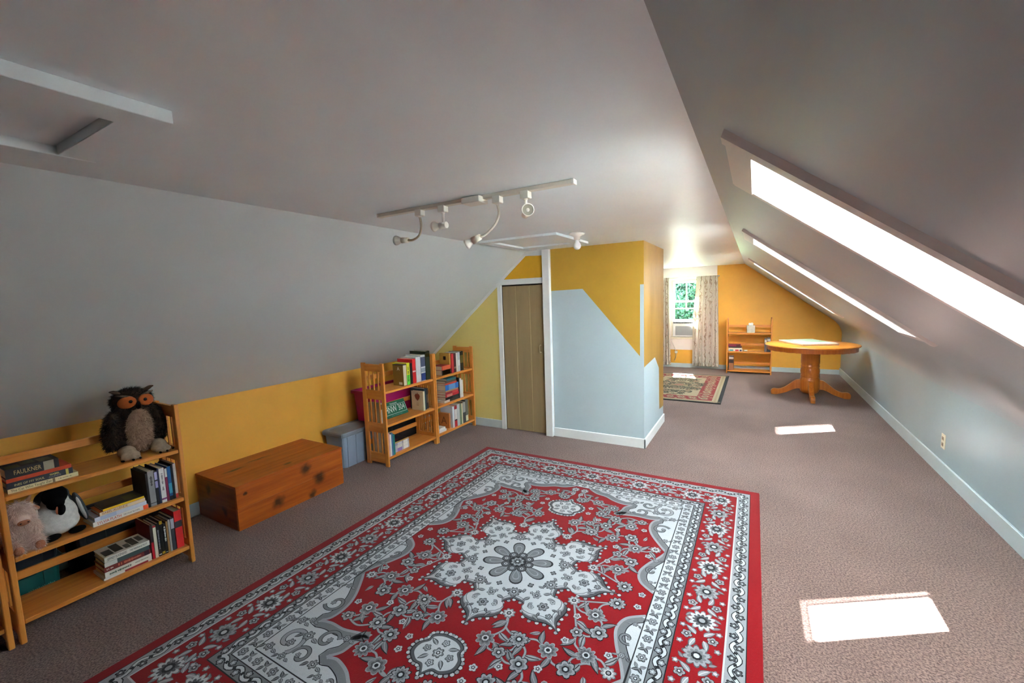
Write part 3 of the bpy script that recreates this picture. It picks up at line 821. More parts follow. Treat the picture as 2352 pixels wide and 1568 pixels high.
    for (x, y, r) in ((0.585, 0.90, 0.028), (0.70, 0.855, 0.024), (0.43, 0.99, 0.024), (0.69, 1.02, 0.024), (0.59, 1.025, 0.02), (0.415, 0.83, 0.02), (0.70, 0.58, 0.02), (0.69, 0.355, 0.017), (0.70, 0.16, 0.014), (0.36, 1.02, 0.018), (0.20, 1.03, 0.014), (0.655, 0.83, 0.018)):
        W.flower(x, y, r, 6, x * 9, ('dark', 'grey', 'light', 'dark', 'ivory'), 6)
        W.leaf(x + r, y, 0.7, r * 1.6, r * 0.8, 4, 0.2, ('dark', 'mid', 'light')); W.leaf(x - r, y, PI - 0.5, r * 1.6, r * 0.8, 4, 0.2, ('dark', 'light', 'mid'))
    # star medallion
    half = [(0.565, 0.0), (0.530, 0.008), (0.500, 0.024), (0.482, 0.046), (0.470, 0.068), (0.452, 0.092), (0.425, 0.110), (0.398, 0.112), (0.378, 0.100), (0.366, 0.086), (0.352, 0.080), (0.336, 0.083), (0.318, 0.094), (0.302, 0.108), (0.286, 0.1185)]
    def med(k, d=0.0):
        pts = []
        for s in range(8):
            A = math.radians(s * 45); c, sn = math.cos(A), math.sin(A)
            arm = [(r, -w) for r, w in half[::-1][1:]] + [(r, w) for r, w in half[1:]]
            for (r, w) in arm:
                pts.append(((r * c - w * sn) * k * 1.03, (r * sn + w * c) * k * 0.93))
        return pts
    W.sym = [(1, 1)]
    out = med(1.0); n = len(out)
    # tooth edging
    per = 0.0; lens = [math.dist(out[i], out[(i + 1) % n]) for i in range(n)]; tot = sum(lens); cnt = 150; i = 0; acc = 0
    for k in range(cnt):
        tgt = tot * k / cnt
        while acc + lens[i] < tgt: acc += lens[i]; i += 1
        t = (tgt - acc) / lens[i]; a, b = out[i], out[(i + 1) % n]
        px, py = a[0] + (b[0] - a[0]) * t, a[1] + (b[1] - a[1]) * t; l = lens[i]; nx, ny = (b[1] - a[1]) / l, -(b[0] - a[0]) / l
        W.disc(px + nx * 0.004, py + ny * 0.004, 0.0125, 'dark', ZL(1), 6); W.disc(px + nx * 0.005, py + ny * 0.005, 0.0095, 'ivory' if k % 2 else 'light', ZL(2), 6)
    W.poly(out, 'dark', ZL(3)); W.poly(med(0.985), 'mid', ZL(4)); W.poly(med(0.945), 'light', ZL(5)); W.poly(med(0.925), 'ivory', ZL(6)); W.stroke(med(0.90), 0.0035, 'mid', ZL(7), True)
    for s in range(8):
        A = math.radians(45 * s); e = lambda r, a: (r * math.cos(a) * 1.03, r * math.sin(a) * 0.93)
        x, y = e(0.165, A + PI / 8)
        # grey petal lobes
        pet = []
        for i in range(20):
            u = i / 20 * 2 * PI; rr = 0.115 + 0.085 * math.cos(u); ww = (0.032 + 0.02 * math.cos(u)) * math.sin(u)
            c, sn = math.cos(A + PI / 8), math.sin(A + PI / 8); pet.append(((rr * c - ww * sn) * 1.03, (rr * sn + ww * c) * 0.93))
        W.poly(pet, 'dark', ZL(8)); cx, cy = e(0.125, A + PI / 8)
        W.poly([(cx + (px - cx) * 0.86, cy + (py - cy) * 0.86) for px, py in pet], 'grey', ZL(9))
        W.poly([(cx + (px - cx) * 0.5, cy + (py - cy) * 0.5) for px, py in pet], 'light', ZL(10)); W.poly([(cx + (px - cx) * 0.4, cy + (py - cy) * 0.4) for px, py in pet], 'grey', ZL(11))
        x, y = e(0.07, A); W.disc(x, y, 0.027, 'dark', ZL(12), 12); W.disc(x, y, 0.022, 'mid', ZL(13), 12); W.disc(x, y, 0.010, 'ivory', ZL(14), 8); W.disc(x, y, 0.005, 'dark', ZL(15), 6)
        x, y = e(0.262, A + PI / 8 if 0 else A + PI / 8); W.flower(x, y, 0.036, 10, s, ('dark', 'grey', 'light', 'dark', 'ivory'), 8)
        x, y = e(0.215, A); W.star(x, y, 0.018, 4, 0.4, 'dark', ZL(8), A); W.star(x, y, 0.012, 4, 0.3, 'grey', ZL(9), A)
        x, y = e(0.30, A); W.flower(x, y, 0.024, 6, A, ('dark', 'light', 'grey', 'dark', 'ivory'), 8)
        x, y = e(0.385, A); W.flower(x, y, 0.030, 6, A, ('dark', 'grey', 'light', 'dark', 'grey'), 8)
        x, y = e(0.455, A); W.flower(x, y, 0.019, 5, A, ('dark', 'mid', 'light', 'dark', 'ivory'), 8)
        for sg in (-1, 1):
            x, y = e(0.345, A + sg * 0.11); W.leaf(x, y, A + sg * 1.3, 0.04, 0.02, 8, -0.3 * sg, ('dark', 'light', 'mid'))
            x, y = e(0.43, A + sg * 0.17); W.leaf(x, y, A - sg * 0.7, 0.045, 0.02, 8, 0.3 * sg, ('dark', 'grey', 'light'))
            x, y = e(0.255, A + sg * 0.20); W.leaf(x, y, A + sg * 1.9, 0.04, 0.018, 8, 0.3 * sg, ('dark', 'mid', 'light'))
            x, y = e(0.275, A + sg * 0.06); W.star(x, y, 0.011, 5, 0.4, 'dark', ZL(8), A); W.star(x, y, 0.007, 5, 0.3, 'light', ZL(9), A)
            x, y = e(0.30, A + sg * 0.12); W.leaf(x, y, A + sg * 1.0, 0.045, 0.022, 8, 0.3 * sg, ('dark', 'grey', 'light'))
            x, y = e(0.375, A + sg * 0.15); W.flower(x, y, 0.015, 5, sg, ('dark', 'light', 'ivory', 'dark', 'light'), 8)
            x, y = e(0.415, A + sg * 0.08); W.leaf(x, y, A + sg * 0.5, 0.035, 0.016, 8, 0.2 * sg, ('dark', 'mid', 'light'))
            x, y = e(0.235, A + sg * 0.16); W.leaf(x, y, A + sg * 0.4, 0.035, 0.016, 8, 0.2 * sg, ('dark', 'grey', 'light'))
    W.disc(0, 0, 0.05, 'dark', ZL(12), 16); W.flower(0, 0, 0.042, 8, 0, ('mid', 'light', 'mid', 'dark', 'ivory'), 13)
    # pendants
    W.sym = [(1, 1), (1, -1)]
    def pend(k):
        pts = spline([(0, 0.125), (0.03, 0.085), (0.075, 0.08), (0.118, 0.045), (0.118, -0.005), (0.088, -0.04), (0.085, -0.072), (0.045, -0.095), (0, -0.10)], 5)
        pts = pts + [(-x, y) for x, y in pts[::-1][1:-1]]
        return [(x * k, 0.70 + y * k) for x, y in pts]
    P = pend(1.04)
    for i in range(0, len(P), 2): W.disc(P[i][0], P[i][1], 0.013, 'dark', ZL(1), 6); W.disc(P[i][0] * 1.01, 0.70 + (P[i][1] - 0.70) * 1.01, 0.0095, 'ivory' if i % 4 else 'light', ZL(2), 6)
    W.poly(pend(1.0), 'dark', ZL(3)); W.poly(pend(0.96), 'mid', ZL(4)); W.poly(pend(0.84), 'ivory', ZL(5))
    W.flower(0, 0.70, 0.028, 6, 0, z=6); W.flower(0, 0.755, 0.02, 5, 0, z=6); W.flower(0, 0.645, 0.02, 5, 0, z=6)
    for s in (-1, 1):
        W.flower(s * 0.06, 0.70, 0.02, 5, 0, ('dark', 'grey', 'light', 'dark', 'ivory'), 6); W.leaf(s * 0.03, 0.725, PI / 2 - s * 0.9, 0.05, 0.022, 6, 0.2 * s); W.leaf(s * 0.03, 0.67, -PI / 2 + s * 0.9, 0.05, 0.022, 6, 0.2 * s)
    # field: vines, leaves and blossoms, quarter mirrored
    W.sym = [(1, 1), (-1, 1), (1, -1), (-1, -1)]
    M0 = med(1.07); R0 = pend(1.22)
    def free(x, y, r):
        if x + r > FX - 0.005 or y + r > FY - 0.01 or x < r * 0.9 or y < r * 0.9: return False
        for a in range(10):
            q = (x + r * math.cos(a * 0.628), y + r * math.sin(a * 0.628))
            if inside(q, M0) or inside(q, span) or inside(q, R0): return False
        return True
    rr = random.Random(11); F = []
    def tryadd(r, tries):
        for _ in range(tries):
            x, y = rr.uniform(0, FX), rr.uniform(0, FY)
            if free(x, y, r + 0.006) and all(math.dist((x, y), (a, b)) > r + c + 0.014 for a, b, c in F): F.append((x, y, r))
    tryadd(0.046, 300); n1 = len(F); tryadd(0.034, 800); n2 = len(F); tryadd(0.021, 900)
    # vines through neighbours
    big = F[:n2]; done = set()
    for i, (x, y, r) in enumerate(big):
        nb = sorted(range(len(big)), key=lambda j: math.dist(big[i][:2], big[j][:2]))[1:3]
        for j in nb:
            if (min(i, j), max(i, j)) in done: continue
            done.add((min(i, j), max(i, j))); a, b = big[i], big[j]; d = math.dist(a[:2], b[:2])
            if d > 0.26: continue
            mx, my = (a[0] + b[0]) / 2, (a[1] + b[1]) / 2; nx, ny = -(b[1] - a[1]) / d, (b[0] - a[0]) / d; sg = 1 if (i + j) % 2 else -1
            c = (mx + nx * d * 0.22 * sg, my + ny * d * 0.22 * sg)
            if inside(c, M0) or inside(c, span) or inside(c, R0): c = (mx, my)
            pts = spline([a[:2], c, b[:2]], 7)
            W.stroke(pts, 0.0115, 'mid', ZL(1)); W.stroke(pts, 0.0085, 'light', ZL(2))
            for t in (4, 9):
                p = pts[t]; an = math.atan2(b[1] - a[1], b[0] - a[0]) + (1.0 if t == 4 else -1.0)
                tip = (p[0] + 0.06 * math.cos(an), p[1] + 0.06 * math.sin(an))
                if free(tip[0], tip[1], 0.008): W.leaf(p[0], p[1], an, 0.078, 0.034, 3, 0.3 * sg, ('dark', 'grey', 'light') if t == 4 else ('mid', 'light', 'dark'))
    for i, (x, y, r) in enumerate(F):
        if i < n1:
            W.flower(x, y, r, 6 + i % 3 * 2, i * 0.7, ('light', 'grey', 'mid', 'ivory', 'dark') if i % 2 else ('dark', 'light', 'grey', 'dark', 'ivory'), 5)
        elif i < n2:
            W.flower(x, y, r, 5 + i % 2 * 3, i * 0.9, ('mid', 'light', 'ivory', 'dark', 'light') if i % 2 else ('dark', 'light', 'grey', 'dark', 'ivory'), 5)
        elif i % 3 == 0:
            W.leaf(x - r, y, rr.uniform(0, 6.28), r * 2.4, r * 1.2, 5, 0.3, ('mid', 'light', 'dark'))
        else:
            W.flower(x, y, r, 5, i, ('mid', 'ivory', 'light', 'dark', 'ivory'), 5)
    link('woven_pattern', W.mesh('woven_pattern'), mats, rug)
build_big_rug()

def build_small_rug():
    x0, x1, y0, y1 = -1.72, -0.365, 6.165, 8.30
    hx, hy = (x1 - x0) / 2, (y1 - y0) / 2
    rug = thing('area_rug', 'small beige rug with red border and black edge by the gable window', 'rug', ((x0 + x1) / 2, (y0 + y1) / 2, 0))
    cols = ['black', 'beige', 'red', 'tan', 'rose', 'green']
    mats = [pile('small_rug_black', (26, 28, 28)), pile('small_rug_beige', (160, 143, 115)), pile('small_rug_red', (128, 32, 36)), pile('small_rug_tan', (138, 118, 86)), pile('small_rug_rose', (150, 98, 84)), pile('small_rug_green', (58, 62, 44))]
    box('pile_base', mats[0], (-hx, hx, -hy, hy, 0, RUGZ), rug, bev=0.003)
    W = Weave(cols); R = lambda o, c, k: W.poly([(-hx + o, -hy + o), (hx - o, -hy + o), (hx - o, hy - o), (-hx + o, hy - o)], c, ZL(k))
    R(0.045, 'beige', 1); R(0.12, 'red', 2); R(0.33, 'beige', 3)
    W.sym = [(1, 1), (-1, 1), (1, -1), (-1, -1)]
    for side in ('x', 'y'):
        fix = (hx if side == 'x' else hy) - 0.225; L = (hy if side == 'x' else hx) - 0.225; n = round(L / 0.15)
        for i in range(n + 1):
            t = i * L / n; p = (fix, t) if side == 'x' else (t, fix)
            W.flower(p[0], p[1], 0.062, 6, i, ('tan', 'beige', 'rose', 'green', 'beige') if i % 2 else ('green', 'beige', 'tan', 'red', 'beige'), 4)
            for s in (-1, 1):
                q = (fix + 0.06 * s, t + L / n / 2) if side == 'x' else (t + L / n / 2, fix + 0.06 * s)
                if i < n: W.leaf(q[0], q[1], i + s, 0.07, 0.035, 4, 0.3, ('beige', 'tan', 'beige'))
        for i in range(24):
            f2 = (hx if side == 'x' else hy) - 0.082; t = i * (hy if side == 'x' else hx) / 24; p = (f2, t) if side == 'x' else (t, f2)
            W.star(p[0], p[1], 0.018, 5, 0.4, 'tan', ZL(2), i)
    W.sym = [(1, 1), (-1, 1)]
    r2 = random.Random(5)
    for i in range(150):
        a = r2.uniform(0, 6.28); q = math.sqrt(r2.random()); x, y = abs(q * math.cos(a)) * 0.33, q * math.sin(a) * 0.70
        if i % 2: W.leaf(x, y, r2.uniform(0, 6.28), 0.11, 0.05, 4 + i % 4, 0.3, ('black', 'green', 'tan'))
        else: W.flower(x, y, r2.uniform(0.03, 0.05), 5, i, ('black', 'tan', 'rose', 'green', 'beige') if i % 4 else ('black', 'black', 'green', 'tan', 'beige'), 5 + i % 3)
    W.disc(0, 0, 0.16, 'black', ZL(13), 20, 1, 0.6); W.disc(0, 0, 0.14, 'tan', ZL(14), 20, 1, 0.6); W.disc(0, 0, 0.08, 'rose', ZL(15), 16, 1, 0.6)
    link('woven_pattern', W.mesh('woven_pattern'), mats, rug)
build_small_rug()

# ------------------------------------------------------------------ folding bookcases
M_OAK = wood('honey_oak_x', (222, 150, 68), (198, 120, 44), 'X', 0.38, 5)
M_OAKZ = wood('honey_oak_z', (224, 152, 70), (200, 122, 46), 'Z', 0.38, 5)
M_OAKY = wood('honey_oak_y', (222, 150, 68), (196, 118, 44), 'Y', 0.38, 5)
def bookcase(label, loc, rz, tops, H=0.96, W=0.70, D=0.285, group=None, solid_slats=True):
    b = thing('bookcase', label, 'bookcase', loc, rz, group)
    h = W / 2; t = 0.02; f, k = -D / 2, D / 2
    rails = [(0.03, tops[0] + 0.035), (tops[1] - 0.075, tops[1] + 0.015), (tops[2] - 0.075, tops[2] + 0.012), (H - 0.075, H - 0.01)]
    for s in (-1, 1):
        x0, x1 = (-h, -h + t) if s < 0 else (h - t, h)
        fr = box('side_frame', M_OAKZ, (x0, x1, f, f + 0.042, 0, H), b, bev=0.003)
        box('post', M_OAKZ, (x0, x1, k - 0.05, k, 0, H), fr, bev=0.003)
        for (a, c) in rails: box('rail', M_OAKY, (x0 + 0.002, x1 - 0.002, f + 0.042, k - 0.05, a, c), fr)
        gap = (D - 0.092)
        for (r0, r1) in zip(rails[:-1], rails[1:]):
            for q in (0.10, 0.40, 0.70):
                yy = f + 0.042 + gap * (q + 0.08)
                box('slat', M_OAKZ, (x0 + 0.005, x1 - 0.005, yy - 0.006, yy + 0.006, r0[1], r1[0]), fr)
    for z in tops:
        box('shelf', M_OAK, (-h + t + 0.001, h - t - 0.001, f + 0.006, k - 0.006, z - 0.022, z), b, bev=0.003)
    for z in tops:
        box('back_rail', M_OAK, (-h + t, h - t, k - 0.018, k - 0.004, z + 0.085, z + 0.128), b, bev=0.002)
    return b
TA = (0.108, 0.408, 0.697); TB = (0.085, 0.390, 0.700); TF = (0.055, 0.405, 0.745)
BX = -3.022          # centre depth of the shelves along the left wall
bookcase('oak slatted bookcase holding the owl and plush animals', (BX, 0.7625, 0), PI / 2, TA)
bookcase('oak slatted bookcase mostly out of view beyond the plush animals', (BX, 0.045, 0), PI / 2, TA)
bookcase('oak slatted bookcase with the green licence plate', (BX, 3.015, 0), PI / 2, TB)
bookcase('oak slatted bookcase next to the plank closet door', (BX, 3.722, 0), PI / 2, TB)
bookcase('nearly empty oak bookcase against the far ochre wall', (-0.075, 8.79, 0), 0, TF, H=1.01, W=0.715)

# ------------------------------------------------------------------ books
M_PAGE = mat('book_pages', (214, 202, 176), rough=0.9, spec=0.1, var=0.12, vscale=3, stretch=(120, 120, 2))
def marks(parent, col, c, length, size, axis, seed, rot=None):
    """Unreadable small print: a row of tiny strokes. axis 'x' (lying spine) or 'z' (upright spine)."""
    r = random.Random(seed); bm = bmesh.new(); p = -length / 2
    while p < length / 2:
        w = min(size * r.uniform(0.25, 0.6), length / 2 - p); h = size * r.choice((0.55, 0.7, 1.0)) / 2
        if r.random() > 0.16:
            if axis == 'x': add_box(bm, c[0] + p, c[0] + p + w * 0.8, c[1] - 0.0006, c[1] + 0.0002, c[2] - h, c[2] + h)
            else: add_box(bm, c[0] - h, c[0] + h, c[1] - 0.0006, c[1] + 0.0002, c[2] - p - w * 0.8, c[2] - p)
        p += max(w, size * 0.2)
    return link('small_print', bm_mesh(bm, 'small_print'), plain(col), parent)

def book_standing(label, y0, y1, z, h, d, rgb, xf=-2.915, bands=(), txt=None, rz=PI / 2, loc=None, lean=0.0, cover=None, group=None):
    """Upright book, spine towards local -Y, thickness along local X, height Z."""
    w = abs(y1 - y0)
    o = thing('book', label, 'book', loc or (xf, (y0 + y1) / 2, z), rz, group)
    if lean: o.rotation_euler = (0, lean, rz)
    w2 = w / 2 - 0.0006; b = 0.0018
    boxes('cover', plain(rgb), [(-w2, w2, 0, b, 0, h), (-w2, -w2 + b, b, d, 0, h), (w2 - b, w2, b, d, 0, h)], o)
    box('pages', M_PAGE, (-w2 + b, w2 - b, b, d - 0.004, 0.003, h - 0.004), o)
    for (a, c, col) in bands:
        box('spine_band', plain(col), (-w2 * 0.995, w2 * 0.995, -0.0004, 0.0002, a * h, c * h), o)
    if txt:
        s, col, size, pos = txt
        marks(o, col, (0, -0.0001, pos * h), h * s, size, 'z', int(y0 * 1e4))
    if cover:
        for (m_, x0, x1, z0, z1) in cover:
            box('cover_panel', m_, (-w2 - 0.0005, -w2 + 0.0003, d * x0, d * x1, h * z0, h * z1), o)
    return o
def book_flat(label, y0, y1, z, t, d, rgb, xf=-2.915, bands=(), txts=(), rz=PI / 2, loc=None, top=(), group=None):
    """Book lying flat, spine towards local -Y, length along local X."""
    L = abs(y1 - y0) / 2; b = 0.0018
    o = thing('book', label, 'book', loc or (xf, (y0 + y1) / 2, z), rz, group)
    t2 = t - 0.0006
    boxes('cover', plain(rgb), [(-L, L, 0, b, 0, t2), (-L, L, b, d, 0, b), (-L, L, b, d, t2 - b, t2)], o)
    box('pages', M_PAGE, (-L + 0.003, L - 0.003, b, d - 0.004, b, t2 - b), o)
    for (a, c, col) in bands:
        box('spine_band', plain(col), (-L + a * 2 * L, -L + c * 2 * L, -0.0004, 0.0002, 0.0004, t2 - 0.0004), o)
    for (s, col, size, pos, zz, mw) in txts:
        if isinstance(s, str): text('title_text', s, size, plain(col), o, (-L + pos * 2 * L, -0.0006, t2 * zz), (PI / 2, 0, 0), maxw=L * 2 * mw)
        else: marks(o, col, (-L + pos * 2 * L, -0.0001, t2 * zz), L * 2 * mw, size, 'x', int(y0 * 1e4))
    for (a, c, e, g, col) in top:
        box('cover_panel', plain(col), (-L + a * 2 * L, -L + c * 2 * L, d * e, d * g, t2 - 0.0002, t2 + 0.0003), o)
    return o

def books_A():
    z = TA[2]
    book_flat('cream paperback at the bottom of the pile on the owl shelf', 0.449, 0.680, z, 0.021, 0.14, (214, 206, 160), txts=[('The Cat Who Taught Zen', (92, 84, 60), 0.0165, 0.32, 0.5, 0.56), (0, (150, 140, 110), 0.006, 0.8, 0.5, 0.2)], bands=[(0.615, 0.65, (120, 104, 78))]); z += 0.021
    book_flat('navy paperback with gold capitals on the owl shelf', 0.447, 0.663, z, 0.029, 0.14, (52, 54, 66), txts=[('INES OF MY SOUL', (226, 214, 150), 0.014, 0.33, 0.45, 0.44), ('ISABEL', (232, 220, 130), 0.0115, 0.71, 0.68, 0.2), ('ALLENDE', (150, 150, 150), 0.010, 0.71, 0.3, 0.2)], bands=[(0.885, 0.93, (190, 180, 90))]); z += 0.029
    book_flat('thin orange-red clothbound book in the owl shelf pile', 0.449, 0.660, z, 0.018, 0.155, (190, 66, 26)); z += 0.018
    book_flat('thick black paperback with tan block capitals on top of the owl shelf pile', 0.449, 0.620, z, 0.044, 0.12, (34, 34, 38), txts=[('FAULKNER', (206, 180, 120), 0.029, 0.40, 0.5, 0.5)], bands=[(0.70, 0.90, (150, 142, 120))], top=[(0.05, 0.3, 0.1, 0.6, (84, 76, 30)), (0.35, 0.6, 0.3, 0.9, (70, 74, 50)), (0.65, 0.9, 0.1, 0.7, (92, 84, 60))])
    z = TA[1]
    book_flat('white paperback with red capitals and an orange spine end', 0.707, 0.935, z, 0.025, 0.15, (222, 220, 216), txts=[('SYLVIA PLATH', (196, 60, 52), 0.0215, 0.28, 0.5, 0.42), ('THE COLLECTED POEMS', (60, 60, 60), 0.0115, 0.68, 0.5, 0.30)], bands=[(0.90, 0.999, (232, 88, 44))]); z += 0.025
    book_flat('pale blue paperback above the white one with red capitals', 0.715, 0.929, z, 0.021, 0.16, (196, 204, 222), bands=[(0.1, 0.4, (170, 184, 214))]); z += 0.021
    book_flat('cream paperback with rust capitals in the middle shelf pile', 0.736, 0.925, z, 0.020, 0.13, (196, 96, 34), bands=[(0.0, 0.999, (226, 206, 176))], txts=[('ISABEL ALLENDE', (170, 96, 70), 0.016, 0.32, 0.5, 0.55)]); z += 0.020
    book_flat('thin dark paperback with a yellow spine on the middle shelf pile', 0.750, 0.922, z, 0.012, 0.13, (64, 58, 48), bands=[(0.0, 0.999, (236, 190, 20))], top=[(0.15, 0.55, 0.15, 0.35, (40, 36, 30)), (0.6, 0.9, 0.3, 0.8, (92, 84, 40))])
    z = TA[1]
    L = [('black hardback with dark cover beside the white pile', 0.9365, 0.9465, 0.195, 0.19, (30, 28, 28), (), None), ('light grey hardback with small title lettering', 0.947, 0.975, 0.203, 0.185, (150, 150, 150), [(0.08, 0.1, (60, 60, 62))], (0.3, (60, 60, 62), 0.010, 0.70)), ('black paperback with a lavender picture spine', 0.976, 0.990, 0.195, 0.15, (28, 28, 34), [(0.5, 0.70, (150, 150, 200)), (0.74, 0.97, (168, 168, 210))], None),
         ('thin navy hardback between lavender and white spines', 0.991, 0.998, 0.205, 0.16, (44, 52, 92), (), None), ('white paperback with a purple triangle at its foot', 0.999, 1.023, 0.201, 0.165, (220, 220, 218), [(0.08, 0.13, (128, 62, 120))], (0.5, (110, 110, 112), 0.008, 0.6)), ('slim maroon paperback with a white spine top', 1.024, 1.036, 0.192, 0.15, (126, 34, 72), [(0.74, 0.999, (214, 214, 214))], None), ('bright blue paperback on the middle shelf', 1.037, 1.054, 0.199, 0.15, (24, 92, 150), [(0.2, 0.5, (60, 160, 196)), (0.0, 0.12, (24, 26, 30))], None),
         ('slim black paperback next to the bright blue one', 1.055, 1.065, 0.203, 0.15, (34, 34, 38), (), None), ('slim white paperback with a red foot, last on the middle shelf', 1.066, 1.0795, 0.206, 0.16, (212, 206, 200), [(0.0, 0.13, (206, 62, 46))], None)]
    for (lab, a, b, h, d, c, bd, tx) in L: book_standing(lab, a, b, z, h, d, c, bands=bd, txt=tx)
    z = TA[0]
    book_flat('thin white book at the very bottom of the low shelf pile', 0.719, 0.921, z, 0.012, 0.155, (216, 214, 208), bands=[(0.42, 0.92, (150, 40, 44))]); z += 0.012
    book_flat('white book with a dark green stripe in the low shelf pile', 0.725, 0.922, z, 0.029, 0.14, (218, 216, 206), bands=[(0.09, 0.55, (206, 204, 194))], txts=[(0, (44, 84, 72), 0.010, 0.32, 0.45, 0.46), (0, (150, 150, 140), 0.007, 0.78, 0.5, 0.3)]); z += 0.029
    book_flat('maroon paperback with orange lettering in the low shelf pile', 0.724, 0.919, z, 0.027, 0.14, (124, 48, 46), txts=[(0, (206, 110, 84), 0.013, 0.54, 0.55, 0.5), (0, (220, 200, 190), 0.008, 0.12, 0.5, 0.14)], bands=[(0.86, 0.97, (66, 34, 50))]); z += 0.027
    book_flat('slate green paperback with a white spine end in the low shelf pile', 0.728, 0.917, z, 0.024, 0.14, (74, 92, 92), bands=[(0.0, 0.27, (214, 214, 208))]); z += 0.024
    book_flat('white paperback with a grid of dark pictures on its cover, top of the low pile', 0.730, 0.920, z, 0.027, 0.15, (214, 212, 200), txts=[('JEFFREY EUGENIDES', (44, 44, 66), 0.019, 0.27, 0.5, 0.42), ('THE MARRIAGE PLOT', (44, 44, 66), 0.015, 0.74, 0.5, 0.40)], top=[(0.05, 0.24, 0.12, 0.62, (70, 70, 64)), (0.27, 0.46, 0.18, 0.9, (62, 62, 52)), (0.50, 0.62, 0.12, 0.5, (96, 92, 88)), (0.64, 0.80, 0.15, 0.85, (64, 64, 54)), (0.83, 0.95, 0.3, 0.8, (100, 96, 90))])
    z = TA[0]
    L = [('dark red hardback leaning by the low pile, red spine foot', 0.9265, 0.939, 0.200, 0.19, (110, 26, 34), [(0.0, 0.48, (196, 28, 46)), (0.5, 0.999, (44, 30, 36))], None), ('cream paperback with a red spine cap on the low shelf', 0.940, 0.955, 0.190, 0.15, (214, 210, 190), [(0.94, 0.999, (180, 40, 48))], None), ('black paperback with fine grey lettering on the low shelf', 0.956, 0.970, 0.195, 0.15, (26, 26, 28), [(0.04, 0.07, (200, 200, 200))], (0.6, (150, 150, 160), 0.006, 0.5)),
         ('black paperback with yellow spine blocks on the low shelf', 0.971, 0.986, 0.202, 0.15, (30, 28, 26), [(0.90, 0.999, (204, 166, 44)), (0.03, 0.1, (196, 158, 44))], None), ('black paperback with bold white lettering on the low shelf', 0.987, 1.000, 0.180, 0.15, (24, 24, 26), [(0.04, 0.06, (210, 210, 210))], (0.5, (220, 220, 216), 0.008, 0.65)), ('slim tan paperback on the low shelf', 1.001, 1.011, 0.186, 0.15, (160, 122, 70), (), None), ('slim grey-white paperback on the low shelf', 1.012, 1.022, 0.19, 0.14, (176, 174, 172), (), None), ('charcoal hardback with a silver spine top on the low shelf', 1.023, 1.041, 0.197, 0.17, (48, 50, 58), [(0.66, 0.96, (176, 178, 192))], None),
         ('bright red hardback with a dark eye picture on its spine', 1.043, 1.0795, 0.225, 0.17, (214, 44, 44), [(0.55, 0.72, (56, 58, 64))], None)]
    for (lab, a, b, h, d, c, bd, tx) in L: book_standing(lab, a, b, z, h, d, c, bands=bd, txt=tx)
    book_standing('pale blue-grey hardback at the end of the bookcase mostly out of view', 0.335, 0.372, TA[1], 0.20, 0.18, (150, 160, 176))
books_A()

